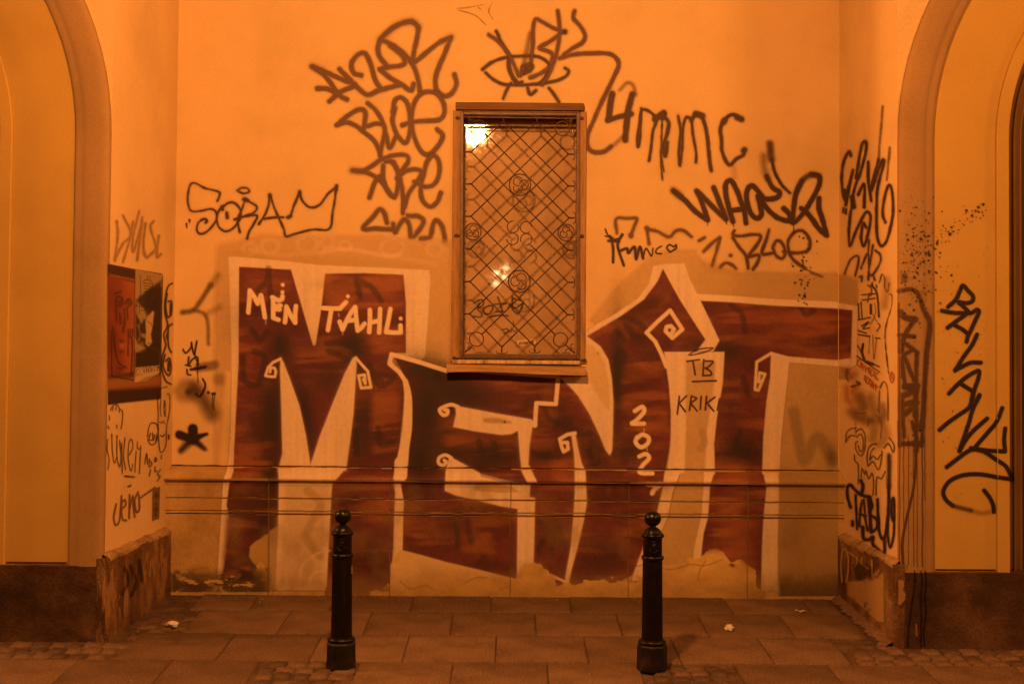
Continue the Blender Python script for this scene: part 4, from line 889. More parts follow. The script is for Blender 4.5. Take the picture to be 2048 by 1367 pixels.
tag_paint('graffiti_tag', A8, [([[(100, 1035), (115, 1070), (150, 1100), (190, 1095)], [(100, 1080), (150, 1090)], [(345, 1220), (365, 1160), (400, 1210), (410, 1160)], [(465, 1145), (435, 1165), (430, 1190), (465, 1195)], [(520, 1185), (500, 1155), (520, 1135), (545, 1150), (560, 1135), (560, 1160), (520, 1185)]], 4.5, BLACK, 1.0, .95), ([[(130, 1080), (150, 1150), (150, 1250)], [(210, 1070), (180, 1140), (220, 1270)], [(120, 1110), (190, 1115)], [(190, 1180), (240, 1160), (250, 1190), (290, 1150), (300, 1230), (325, 1150), (345, 1225)]], 8, DK, 1.4, .95)], 'back', rear, 'small black felt tip tag with a heart beside the window', M['ink'], eps=.0040)
_rg = random.Random(3)
sd = Layer(1540, 440, 1660, 640, 1.0)
sd.dots([(_rg.gauss(1612, 12), _rg.uniform(470, 610), _rg.uniform(.7, 2.2)) for _ in range(46)], DK, .9)
sd.build('paint_spatter', 'back', rear, M['paint'], .0044, 'sprinkle of dark dots below the WACER tag')
tag_paint('graffiti_tag', B4, [([[(360, 235), (375, 200), (375, 170), (320, 150), (260, 135), (185, 97), (150, 120), (135, 200), (140, 270), (165, 312), (230, 310), (310, 295), (350, 320), (350, 380), (300, 450), (240, 485), (205, 460), (215, 400), (260, 370), (280, 385), (270, 400)], [(395, 290), (440, 250), (490, 250), (535, 300), (530, 370), (480, 440), (420, 465), (370, 430), (355, 370), (370, 310), (405, 270)], [(575, 215), (545, 300), (515, 380), (530, 470)], [(555, 225), (610, 245), (660, 280), (640, 320), (580, 345), (490, 375)], [(570, 350), (660, 345), (640, 400), (600, 470), (585, 520)], [(510, 155), (545, 135), (590, 140), (600, 165), (560, 178), (525, 165)], [(675, 410), (720, 340), (750, 260), (758, 190), (790, 280), (830, 370), (865, 450), (875, 500)], [(710, 372), (780, 360), (860, 358)], [(890, 360), (915, 345), (945, 260), (985, 170)], [(985, 175), (1010, 240), (1070, 285), (1140, 260), (1200, 180), (1265, 125)], [(1262, 140), (1250, 240), (1235, 330), (1225, 420), (1190, 455), (1100, 450), (1000, 470), (890, 505)]], 7, (.070, .034, .018), 1.4, .93), ([[(430, 325), (435, 360)], [(1265, 120), (1262, 150)], [(985, 165), (985, 180)], [(758, 190), (760, 200)], [(395, 280), (400, 300)], [(560, 218), (590, 232)], [(900, 358), (915, 350)]], 11, (.070, .034, .018), 1.8, .93), ([[(125, 410), (128, 440)], [(147, 380), (150, 400)]], [8, 3], (.070, .034, .018), 1, .9)], 'back', rear, 'thin dark tag reading SORAM with a crown shaped M')
tag_paint('graffiti_tag', B4, [([[(95, 1080), (180, 1060), (240, 980), (310, 870)]], 15, (.14, .075, .035), 3.5, .75), ([[(310, 870), (365, 800)]], 15, (.2, .11, .05), 7, .45), ([[(180, 1060), (250, 1085), (285, 1150), (292, 1320)]], 10, (.14, .075, .035), 3.5, .7), ([[(280, 1090), (380, 1040)]], 13, (.2, .11, .05), 7, .4)], 'back', rear, 'faint grey forked spray line left of the mural')
tag_paint('graffiti_tag', E4, [([[(630, 750), (650, 780), (690, 740), (695, 700)], [(695, 710), (715, 790), (735, 690)], [(735, 700), (720, 790), (742, 850)], [(675, 810), (670, 870), (700, 830), (740, 810), (745, 870)], [(650, 870), (690, 880)], [(660, 905), (665, 940), (690, 945)]], 5.5, BLACK, 1.1, .95), ([[(690, 905), (800, 885)]], 9, BLACK, 1.2, .95), ([[(735, 860), (745, 1000)], [(855, 1090), (850, 1190)], [(870, 1090), (862, 1210)]], 2.8, BLACK, .9, .9), ([[(780, 975), (800, 1020), (780, 1080), (755, 1110), (730, 1090)]], 6, BLACK, 1.1, .95), ([[(823, 1080)], [(855, 1088)], [(870, 1088)]], 9, BLACK, 1.1, .95)], 'back', rear, 'small black dripping vertical tag left of the mural', M['ink'], eps=.0046)
tag_paint('spray_cloud', E4, [([[(590, 1065), (650, 1010), (720, 1040), (700, 1110), (620, 1110), (600, 1070)]], 32, (.16, .085, .04), 8, .38), ([[(670, 1075)]], 20, (.05, .024, .013), 6, .75), ([[(715, 1055), (780, 1130), (850, 1240)]], 42, (.075, .036, .02), 12, .75), ([[(750, 890), (870, 870)]], 28, (.17, .10, .05), 4, .55), ([[(905, 980)]], 36, (.26, .16, .075), 6, .45)], 'back', rear, 'blurred black spray beam above the star', eps=.0040)
tag_paint('graffiti_star', E5, [([[(700, 370), (600, 335)]], 27, BLACK, 2, .97), ([[(705, 370), (705, 290)]], 31, BLACK, 2, .97), ([[(705, 370), (810, 330)]], [26, 9], BLACK, 2, .97), ([[(705, 370), (795, 445)]], [26, 13], BLACK, 4, .92), ([[(700, 370), (615, 455)]], [26, 17], BLACK, 5, .92)], 'back', rear, 'fat black sprayed five armed star just above the plinth')
tag_paint('graffiti_tag', H, [([[(705, 622), (760, 590), (850, 580), (800, 605), (715, 625)]], 3.5, (.09, .022, .022), 1, .9), ([[(695, 660), (770, 650)], [(730, 655), (745, 740)], [(795, 650), (790, 745)], [(795, 660), (850, 660), (820, 695), (800, 700)], [(800, 700), (830, 715), (840, 740), (790, 745)], [(728, 780), (870, 775)]], 4.5, (.075, .022, .018), 1.0, .93), ([[(650, 868), (638, 972)], [(692, 866), (646, 912)], [(646, 906), (686, 958)], [(722, 864), (710, 952)], [(722, 868), (752, 880), (716, 908)], [(716, 908), (756, 955)], [(780, 868), (774, 945)], [(812, 868), (804, 948)], [(862, 872), (808, 912)], [(812, 905), (854, 955)], [(890, 882), (876, 950)]], 4.5, (.075, .022, .018), 1.0, .93)], 'back', rear, 'maroon marker letters TB and KRIKI on the cream column', M['ink'], eps=.0036)
# damp and mould at the left foot of the plinth
dm = Layer(332, 1110, 560, 1184, 1.4)
yy, xx = dm.Y[:, None] + 0 * dm.a, dm.X[None, :] + 0 * dm.a
n_ = vnoise(xx, yy, 26, 16, 81, 4)
dm.over((slice(None), slice(None)), .62 * sstep(1126, 1166, yy + 34 * (n_ - .5) + 10 * np.sin(xx / 24)) * sstep(332, 350, xx) * sstep(556, 520, xx) * sstep(.30, .52, n_), (.045, .026, .013))
fl = .8 * sstep(.60, .65, vnoise(xx, yy, 20, 9, 83, 4) + .16 * np.exp(-((yy - 1164) / 7) ** 2) - .10) * sstep(1138, 1150, yy) * sstep(352, 366, xx) * sstep(520, 500, xx)
dm.over((slice(None), slice(None)), fl, (.58, .40, .17))
dm.build('damp_stain', 'back', rear, M['mural'], .0030, 'black damp stain with flaked spots at the plinth foot')
_st = Layer(1560, 1130, 1692, 1192, 1.6); yy, xx = _st.Y[:, None] + 0 * _st.a, _st.X[None, :] + 0 * _st.a
_st.over((slice(None), slice(None)), .7 * sstep(1140, 1186, yy + 30 * (vnoise(xx, yy, 14, 30, 82, 4) - .5)), (.16, .10, .045))
_st.build('damp_stain', 'back', rear, M['mural'], .0030, 'brown dirt splash at the plinth foot right of the mural')

# ------------------------------------------------------------------ marks on the left side face
C1 = Crop(0, 0, 2.44)
tag_paint('graffiti_tag', C1, [([[(570, 1080), (575, 1150), (560, 1270)], [(600, 1050), (640, 1140), (600, 1190), (562, 1260)], [(650, 1080), (630, 1180), (600, 1280)], [(680, 1030), (650, 1150), (650, 1230), (690, 1100)], [(695, 1060), (670, 1270)], [(710, 1090), (700, 1200), (715, 1255), (745, 1230)], [(750, 1080), (735, 1110), (760, 1200), (740, 1240)], [(775, 1150), (765, 1250), (785, 1240)]], 5.5, (.30, .18, .08), 1.8, .6)], 'left', portL, 'pale brown scrawled tag above the posters')
tag_paint('graffiti_doodle', E4, [([[(550, 250), (515, 280), (495, 380), (495, 480), (515, 570), (485, 640), (500, 720), (475, 800), (470, 900), (500, 990), (540, 1015)], [(510, 330), (500, 420), (515, 510), (543, 470), (543, 390), (520, 390)], [(548, 560), (520, 590), (520, 720), (542, 775)], [(495, 790), (480, 880), (520, 950), (540, 900), (530, 820), (500, 840)], [(513, 630), (505, 655), (513, 680)]], 5.5, DK, 1.2, .93), ([[(540, 410), (538, 490)], [(525, 845), (520, 910)]], 9, DK, 1.3, .93), ([[(475, 195), (467, 560), (460, 760)], [(455, 1050), (510, 1035)], [(440, 1100), (440, 1180), (445, 1280)], [(510, 1090), (530, 1100), (530, 1200), (520, 1270)], [(463, 1140), (458, 1200), (465, 1260)], [(492, 1140), (486, 1200), (494, 1260), (498, 1200), (492, 1140)], [(450, 1300), (470, 1310), (480, 1295), (495, 1320)], [(440, 1280), (445, 1367)]], 3, DK, .9, .85)], 'left', portL, 'black marker doodle of curls beside the posters', M['ink'])
tag_paint('graffiti_tag', E5, [([[(80, 150), (100, 115), (130, 108), (150, 140), (172, 160), (170, 230), (160, 290)], [(95, 155), (100, 130)], [(120, 150), (125, 120)], [(145, 165), (150, 140)], [(70, 190), (75, 215), (68, 225)], [(60, 270), (70, 290)], [(128, 262), (128, 285)], [(60, 370), (55, 450), (70, 520), (60, 600)], [(90, 330), (95, 460), (110, 550), (130, 500)], [(130, 340), (130, 500), (150, 580), (160, 500), (150, 380)], [(165, 400), (170, 630)], [(190, 360), (180, 500), (195, 600)], [(225, 490), (250, 430), (240, 370), (220, 400), (215, 520), (235, 610), (250, 560)], [(285, 390), (285, 440), (310, 440)], [(310, 420), (300, 630)], [(265, 620), (275, 460)]], 3.4, (.06, .032, .017), .9, .88), ([[(190, 650), (260, 657)]], 5, DK, 1, .9)], 'left', portL, 'thin marker scribble with tall loops under the posters', M['ink'])
tag_paint('graffiti_tag', E5, [([[(125, 860), (105, 960), (120, 1020), (150, 980), (165, 800)], [(165, 900), (195, 870), (190, 830), (165, 860), (170, 970), (200, 985)], [(225, 790), (222, 970)], [(225, 900), (250, 800), (255, 880), (265, 960)], [(290, 770), (265, 830), (275, 920), (300, 900), (295, 790)], [(300, 820), (420, 735)]], 5.5, (.15, .07, .042), 1.3, .85), ([[(215, 730), (235, 720)]], 5, DK, 1, .9)], 'left', portL, 'brown marker tag reading weno above the side plinth', M['ink'])
tag_paint('graffiti_tag', E5, [([[(360, 350), (375, 270), (400, 245), (435, 265), (440, 340), (420, 400), (385, 410), (362, 370)], [(370, 355), (385, 325), (372, 370), (395, 380)], [(400, 320), (402, 380), (415, 340), (400, 340)], [(430, 330), (425, 385), (440, 350)], [(440, 250), (450, 430), (468, 470), (500, 420), (505, 300), (520, 200)], [(460, 340), (475, 350), (490, 335)], [(340, 560), (355, 480), (362, 560)], [(375, 520), (375, 580), (395, 555), (375, 530)], [(420, 510), (415, 540), (432, 530), (425, 508)], [(420, 580), (418, 615), (435, 610)], [(460, 600), (435, 640), (457, 650), (435, 690)], [(385, 600), (375, 650)], [(468, 490), (465, 520)]], 3.2, (.05, .026, .014), .9, .9), ([[(522, 340), (522, 368)]], 5, BLACK, 1, .95)], 'left', portL, 'small circled marker scribble near the niche corner', M['ink'])
pl = Layer(205, 1080, 335, 1280, 1.8); yy, xx = pl.Y[:, None] + 0 * pl.a, pl.X[None, :] + 0 * pl.a
pl.over((slice(None), slice(None)), .8 * sstep(.50, .66, vnoise(xx, yy, 9, 60, 91, 4)) * sstep(1128, 1150, yy + (xx - 210) * .45) * sstep(1276, 1240, yy + (xx - 200) * .5), (.34, .19, .075))
pl.strokes([[(250, 1135), (258, 1160), (246, 1185)], [(262, 1130), (272, 1165), (262, 1190)], [(280, 1120), (284, 1160)]], 3, (.035, .018, .01), 2, .7)
pl.build('worn_paint', 'left_plinth', portL, M['mural'], .006, 'streaky worn paint on the side plinth')

# ------------------------------------------------------------------ marks on the right side face
tag_paint('graffiti_tag', B1, [([[(150, 760), (140, 740), (115, 790), (105, 880), (120, 970), (150, 870), (160, 830)], [(160, 830), (140, 920), (125, 1000)], [(175, 870), (200, 720), (220, 690), (225, 730), (200, 830), (165, 930), (155, 1020)], [(185, 950), (215, 900), (215, 1010)], [(235, 790), (235, 880), (250, 980)], [(285, 780), (245, 930)], [(250, 930), (300, 790), (310, 800), (280, 920), (275, 1080), (280, 1160), (300, 1200), (330, 1160), (355, 1040), (350, 930), (335, 905), (315, 960), (305, 1040), (318, 1085)], [(150, 1030), (140, 1120), (145, 1200), (170, 1140), (220, 1040), (245, 1050), (240, 1110), (215, 1200), (200, 1160), (210, 1090), (225, 1110)]], 6, DK, 1.5, .95), ([[(305, 520), (298, 620), (290, 700), (285, 780)], [(340, 720), (325, 880)]], 4.5, (.09, .045, .022), 2.2, .7), ([[(115, 1015), (113, 1035)], [(127, 1020), (125, 1042)]], 4, DK, 1, .9), ([[(118, 930), (125, 975)], [(155, 960), (165, 1010)]], 9, DK, 1.5, .9)], 'right', portR, 'tall black looping tag high on the side face')
tag_paint('graffiti_tag', B2, [([[(185, 255), (230, 150), (285, 120), (290, 170), (265, 270)], [(310, 215), (360, 100), (370, 180), (365, 300)], [(370, 0), (365, 100)], [(400, 40), (370, 240), (400, 260), (455, 170), (455, 110), (420, 80)], [(400, 260), (415, 300)], [(300, 280), (318, 275), (315, 310)]], 6, (.065, .03, .016), 1.4, .92), ([[(450, 320), (470, 260), (490, 290), (490, 360), (510, 390), (525, 330)], [(525, 410), (545, 420), (540, 510), (500, 650), (495, 780), (520, 1010)]], 3.8, (.065, .03, .016), 1.1, .88), ([[(500, 300), (510, 360), (490, 500)]], 22, (.24, .14, .06), 7, .4)], 'right', portR, 'grey black tag under the tall looping tag')
tag_paint('graffiti_doodle', B2, [([[(315, 415), (420, 405)], [(320, 455), (420, 440)], [(360, 340), (390, 370), (385, 420)], [(375, 400), (360, 470)], [(395, 320), (400, 345)], [(425, 340), (430, 360)], [(290, 605), (380, 585)], [(315, 650), (370, 620), (325, 670), (375, 665)], [(290, 685), (350, 705)], [(290, 715), (375, 730)], [(280, 880), (450, 1000)], [(380, 930), (450, 960)], [(285, 800), (320, 860)], [(310, 470), (318, 590)], [(290, 480), (296, 600)], [(440, 630), (455, 650), (430, 690)], [(420, 740), (455, 745)]], 4, DK, 1, .9), ([[(385, 340), (430, 400), (447, 580)]], 6, DK, 1.1, .92), ([[(385, 490), (385, 555)], [(325, 790), (318, 850), (335, 905)]], 8, DK, 1.2, .92), ([[(350, 920), (400, 940)]], 9, DK, 1.5, .9), ([[(375, 720), (370, 860)], [(400, 720), (405, 900)], [(430, 740), (410, 900)], [(415, 480), (420, 560), (380, 640)], [(400, 560), (430, 620)]], 2, DK, .8, .8)], 'right', portR, 'busy black marker doodle with lines above red words', M['ink'])
_w = []
def scrib(x, y, w, h, n, sl):
    out = []
    for k in range(n):
        a = x + w * k / n; b = y + sl * w * k / n
        g = w / n * .75
        kind = _rg.randrange(4)
        out.append([[(a, b), (a, b + h)], [(a, b), (a + g, b + h * .05), (a, b + h * .5), (a + g, b + h)], [(a + g, b), (a, b + h * .1), (a, b + h * .9), (a + g, b + h)], [(a, b + h), (a + g * .5, b), (a + g, b + h)]][kind])
        if kind in (0,): out.append([(a, b + h * .5), (a + g, b + h * .4)])
    return out
tag_paint('graffiti_writing', B2, [(scrib(285, 910, 160, 45, 8, .72) + scrib(335, 1030, 105, 45, 6, .72), 3.6, (.42, .045, .018), 1.0, .85), ([[(545, 1000), (528, 1035), (545, 1080), (562, 1035), (545, 1000)], [(540, 1020), (548, 1050)]], 5, (.42, .07, .03), 1.2, .7)], 'right', portR, 'two slanting rows of small red writing', M['ink'])
tag_paint('spray_cloud', B2, [([[(205, 990), (240, 1040), (260, 1010)]], 24, (.28, .07, .03), 7, .45), ([[(200, 1120), (205, 1200), (230, 1230)], [(245, 1150), (270, 1110)]], 14, (.50, .10, .03), 7, .6), ([[(300, 1180), (340, 1260), (280, 1300)], [(380, 1200), (400, 1280)]], 34, (.30, .17, .075), 9, .55), ([[(240, 1110), (300, 1090), (280, 1075)]], 6, DK, 1.2, .85), ([[(275, 1310), (350, 1312)], [(205, 980), (200, 1040), (215, 1070)]], 4, TAGB, 1.3, .8), ([[(455, 1120), (480, 1075), (505, 1100), (515, 1200), (515, 1367)], [(450, 1140), (445, 1300)]], 4, TAGB, 1.2, .85), ([[(470, 1260), (490, 1320), (450, 1367)], [(290, 1340), (390, 1360)]], 22, (.26, .15, .065), 6, .55)], 'right', portR, 'red and grey spray smear above the marker face')
Z3 = Crop(1680, 700, 5.695)
tag_paint('spray_cloud', Z3, [([[(130, 700), (200, 760), (300, 800)], [(220, 560), (260, 640)], [(380, 800), (400, 900), (380, 1000)], [(440, 740), (520, 960), (450, 1060)]], 48, (.26, .15, .065), 7, .45), ([[(180, 712), (280, 712)]], 7, TAGB, 1.3, .8), ([[(330, 790), (315, 870)], [(410, 740), (470, 820), (460, 1000)], [(178, 830), (178, 950)]], 6, TAGB, 1.4, .7)], 'right', portR, 'grey spray haze over the marker face', eps=.0022)
tag_paint('graffiti_doodle', E6, [([[(50, 200), (60, 110), (100, 75), (140, 70)], [(55, 190), (90, 140), (135, 140)], [(150, 100), (190, 75), (225, 130), (225, 250), (195, 320), (150, 280), (140, 210), (160, 190)], [(150, 150), (190, 125), (210, 180), (205, 270), (180, 280), (165, 230)], [(250, 410), (245, 330), (260, 250), (300, 215), (330, 215)], [(270, 360), (280, 290), (310, 250)], [(255, 415), (300, 375), (350, 450), (380, 330), (380, 280)], [(270, 360), (300, 325), (340, 355), (370, 310)], [(400, 250), (440, 210), (485, 290), (490, 220), (450, 160)], [(130, 310), (135, 370), (165, 410), (165, 580)], [(190, 520), (200, 440), (225, 490), (235, 455), (260, 530), (290, 480), (305, 560), (300, 680)], [(325, 680), (335, 520), (375, 530), (410, 465)]], 4.2, (.055, .026, .014), 1.0, .92)], 'right', portR, 'thin marker drawing of a curly face above TABU', M['ink'], eps=.0036)
tag_paint('graffiti_tag', E6, [([[(95, 790), (68, 700), (66, 610), (95, 590), (140, 635), (200, 680), (270, 695)], [(340, 720), (345, 880), (360, 1030), (395, 1080), (420, 1000), (440, 800), (445, 600)]], 12, BLACK, 1.3, .98), ([[(445, 600), (445, 320)]], 15, BLACK, 3.5, .9), ([[(190, 550), (207, 600), (195, 660)], [(260, 700), (270, 850), (280, 1000)]], 14, BLACK, 1.3, .98), ([[(140, 680), (150, 900), (155, 990)], [(200, 730), (180, 850), (175, 960)], [(215, 720), (230, 900), (250, 1000)], [(185, 850), (235, 870)], [(430, 950), (440, 1100), (460, 1150), (490, 1000), (490, 720), (470, 740), (470, 870), (485, 920)], [(270, 700), (295, 780), (270, 850), (330, 900), (330, 980), (280, 1020)]], 9, BLACK, 1.2, .98), ([[(205, 970), (212, 1070), (260, 1085), (300, 1060), (295, 1120), (340, 1170), (400, 1205), (405, 1110)]], 14, BLACK, 1.3, .98), ([[(113, 920), (113, 950)]], 13, BLACK, 1.2, .98)], 'right', portR, 'bold black drippy tag reading TABU above the side plinth', eps=.0042)
pr = Layer(1676, 1080, 1800, 1292, 1.6); yy, xx = pr.Y[:, None] + 0 * pr.a, pr.X[None, :] + 0 * pr.a
Q8 = Crop(1660, 1040, 4.557)
pr.fill(Q8([(160, 560), (300, 540), (420, 470), (490, 400), (495, 930), (430, 920), (300, 800), (160, 680)]), (.42, .27, .105), 4, .9, lambda x, y: sstep(.25, .5, vnoise(x, y, 22, 26, 95, 4)))
pr.strokes([Q8([(110, 560), (100, 420), (110, 300), (135, 255), (165, 330), (165, 460), (150, 560)]), Q8([(170, 290), (210, 320), (250, 350), (230, 420)]), Q8([(290, 340), (290, 390), (350, 440)]), Q8([(380, 360), (385, 520)])], 1.6, (.52, .34, .11), 1.2, .85)
pr.strokes([Q8([(240, 420), (260, 520)]), Q8([(310, 420), (300, 520)]), Q8([(360, 450), (370, 520)])], 7, (.05, .026, .013), 4, .6)
pr.build('worn_paint', 'right_plinth', portR, M['mural'], .006, 'bare patch and yellow outline letters on the side plinth')

# ------------------------------------------------------------------ marks on the right portal's front
BR = (.085, .042, .022)
tag_paint('graffiti_tag', B2, [([[(597, 385), (690, 372), (745, 410), (785, 530)]], 15, BR, 2.0, .75), ([[(805, 555), (835, 640), (812, 850), (795, 1100), (785, 1300), (770, 1420)]], 17, BR, 1.8, .82), ([[(612, 545), (645, 585), (725, 600)], [(690, 1120), (640, 1110), (740, 1105)]], 19, BR, 1.6, .85), ([[(600, 720), (715, 730)], [(720, 600), (645, 720), (620, 850)], [(615, 760), (740, 855)], [(700, 830), (625, 900), (645, 1100)], [(650, 905), (712, 1060)], [(735, 870), (728, 1100)]], 14, BR, 1.6, .85), ([[(597, 480), (600, 860)], [(606, 880), (600, 1380)]], 6, BR, 1.3, .8), ([[(640, 270), (640, 300)]], 22, BR, 3, .5),
    ([[(625, 1180), (735, 1140)], [(620, 1250), (735, 1230), (640, 1320)], [(730, 1120), (725, 1330)], [(620, 1210), (622, 1370)]], 20, BR, 1.8, .72), ([[(630, 1400), (640, 1490)], [(700, 1380), (735, 1500)], [(730, 1300), (735, 1600)], [(600, 1380), (606, 1560)], [(785, 1380), (770, 1560)]], 13, BR, 1.6, .8), ([[(610, 1545), (760, 1540)]], 15, BR, 1.6, .82)], 'front_right', portR, 'brown black dribbling vertical tag on the arch band')
dr = Layer(1790, 850, 1872, 1142, 1.0)
for x, y0, y1, r in [(1799, 885, 1130, .8), (1807, 870, 1120, .6), (1817, 870, 1128, .55), (1827, 880, 1130, .6), (1834, 870, 1132, .6), (1845, 866, 1132, 1.0), (1850, 870, 1000, .6)]:
    n = 9; dr.strokes([[(x + _rg.uniform(-.8, .8) - 3 * (k / n) * (r > 1.2), y0 + (y1 - y0) * k / n) for k in range(n + 1)]], r, BR, .8, .9)
dr.strokes([B3([(460, 150), (462, 300), (450, 430), (415, 580), (395, 700), (402, 795)])], 2.4, BR, 1.0, .92)
dr.build('paint_drip', 'front_right', portR, M['ink'], .0034, 'thin brown paint drips running down the arch band')
sq = Layer(1796, 380, 1990, 1010, 1.0); pts = []
for _ in range(240): pts.append((_rg.gauss(1835, 22), _rg.gauss(520, 55), abs(_rg.gauss(0, .9)) + .5))
for _ in range(70): t = _rg.random(); pts.append((1860 + 115 * t + _rg.gauss(0, 7), 500 - 95 * t + _rg.gauss(0, 9), abs(_rg.gauss(0, 1.0)) + .5))
for _ in range(90): pts.append((_rg.uniform(1800, 1975), _rg.uniform(470, 1000), abs(_rg.gauss(0, .6)) + .4))
for x, y, r in [(1957, 414, 3), (1967, 408, 2.5), (1944, 431, 2.8), (1900, 467, 2.6), (1859, 510, 3), (1840, 860, 2.5), (1826, 870, 2)]: pts.append((x, y, r))
sq.dots([p for p in pts if 1799 < p[0] < 1986], DK, .85)
sq.build('paint_spatter', 'front_right', portR, M['ink'], .0038, 'spatter of dark dots over the arch band and panel')
K1 = Crop(1860, 540, 5.257); K2 = Crop(1860, 780, 5.257)
bal = [K1(l) for l in [[(190, 385), (270, 310), (310, 230), (345, 160), (400, 215), (450, 270), (445, 325), (380, 345), (300, 335), (350, 380), (400, 430)], [(125, 425), (230, 445), (330, 450), (430, 450), (490, 415), (515, 440), (470, 540), (430, 630), (400, 690), (385, 750)], [(185, 605), (270, 540), (370, 470)], [(265, 580), (340, 620), (400, 670)], [(495, 675), (440, 790), (360, 900), (265, 1050)], [(265, 1050), (340, 1010), (430, 970), (535, 970)], [(200, 1295), (300, 1190), (400, 1110), (510, 1055), (510, 1130), (475, 1230), (440, 1367)], [(330, 1195), (400, 1240), (450, 1270)], [(520, 1310), (490, 1367)]]]
bal += [K2(l) for l in [[(100, 415), (200, 330), (300, 260), (410, 180), (440, 90), (455, 0)], [(520, 60), (450, 200), (400, 370), (310, 630)], [(310, 640), (370, 530), (450, 430), (600, 295)], [(760, 185), (700, 330), (600, 450), (480, 590)], [(430, 605), (600, 630), (780, 640)], [(790, 400), (780, 520), (790, 640)], [(175, 805), (300, 710), (430, 625), (560, 640), (700, 730), (800, 800), (860, 920)], [(860, 935), (700, 910), (520, 880), (350, 890), (210, 950), (140, 1060), (170, 1150), (240, 1210)], [(570, 1050), (630, 1130), (665, 1210), (670, 1275)]]]
bl = Layer(1872, 560, 2040, 1040, 1.2)
for l in bal: bl.strokes([l], 4.2, (.022, .012, .012), 1.5, .98)
bl.strokes([K2([(240, 1210), (330, 1235), (430, 1260)])], 4.0, (.05, .025, .015), 3.5, .7); bl.strokes([K2([(430, 1260), (540, 1290), (620, 1280)])], 4, (.1, .05, .03), 5, .35)
bl.build('graffiti_tag', 'front_right', portR, M['paint'], .0034, 'black sprayed tag reading BALANK running down the panel')
dp = Layer(1790, 1140, 1900, 1300, 1.2)
dp.strokes([Q8(l) for l in [[(770, 460), (772, 580), (745, 760), (715, 1000), (708, 1150)], [(828, 450), (838, 560), (828, 700), (832, 900), (828, 1150)], [(868, 450), (875, 560), (866, 700), (872, 850), (855, 1000), (860, 1140)]]], 1.3, (.008, .005, .004), .9, .95)
dp.fill(Q8([(620, 545), (665, 540), (680, 590), (665, 630), (690, 670), (685, 720), (640, 775), (618, 760), (625, 650)]), (.34, .20, .075), 1.5, .9)
dp.strokes([Q8([(555, 1000), (575, 1050)]), Q8([(785, 950), (790, 1050)])], 1.8, (.34, .2, .08), 1.2, .6)
dp.build('paint_drip', 'front_plinth', portR, M['ink'], .006, 'black drips and a flaked spot on the front plinth')

# ------------------------------------------------------------------ marks and sticker on the pane
W7 = Crop(880, 460, 4.41)
tag_paint('graffiti_tag', W7, [([[(300, 640), (350, 615), (385, 625), (375, 665), (330, 690)], [(345, 640), (335, 700), (365, 730), (360, 765), (290, 760)], [(380, 690), (440, 665), (470, 680), (430, 740), (385, 725), (390, 680)], [(510, 590), (535, 660), (550, 720)], [(470, 655), (590, 645)], [(440, 765), (520, 750), (600, 755)], [(600, 690), (620, 650), (635, 690)], [(640, 595), (645, 690), (735, 635), (640, 600)], [(640, 700), (690, 735), (740, 640)], [(500, 720), (560, 715)]], 5, BLACK, 1.2, .85), ([[(715, 690)]], 7, BLACK, 1.2, .85)], 'pane', win, 'black tag on the lower pane', M['ink'])
tag_paint('graffiti_tag', W7, [([[(545, 880), (590, 870), (600, 895), (560, 910)], [(590, 865), (620, 900), (635, 870)], [(640, 880), (660, 895), (680, 870)], [(645, 800), (650, 840)]], 3, BLACK, 1, .75)], 'pane', win, 'tiny black scribble on the lower pane', M['ink'])
tag_paint('graffiti_tag', W7, [([[(375, 60), (375, 140), (410, 135)], [(470, 40), (475, 150), (455, 152), (500, 150)], [(455, 45), (490, 42)], [(560, 35), (550, 140)], [(560, 40), (610, 45)], [(555, 90), (595, 85)], [(640, 40), (625, 140)], [(640, 45), (690, 50), (670, 90), (630, 95)], [(420, 160), (425, 175)]], 4.5, (.62, .46, .28), 1.3, .75)], 'pane', win, 'pale chalky letters on the middle of the pane', M['ink'])
st = Layer(1026, 672, 1078, 696, .8)
st.fill([(1029.5, 680), (1072, 675.5), (1072.5, 687), (1050, 691.5), (1030.5, 693)], (.60, .42, .22), .8)
st.strokes([W7(l) for l in [[(672, 975), (672, 1018), (695, 1016)], [(705, 990), (697, 1003), (708, 1010), (715, 995), (705, 988)], [(722, 985), (732, 1008), (740, 985)], [(748, 998), (765, 994), (758, 984), (748, 992), (752, 1008), (765, 1004)], [(772, 1006), (774, 982), (782, 994), (790, 980), (794, 1002)], [(803, 992), (822, 986), (815, 974), (803, 984), (806, 1000), (824, 996)]]], .75, BLACK, .7, .95)
st.build('sticker', 'pane', win, M['print'], .004, 'small pale paper sticker reading Loveme')

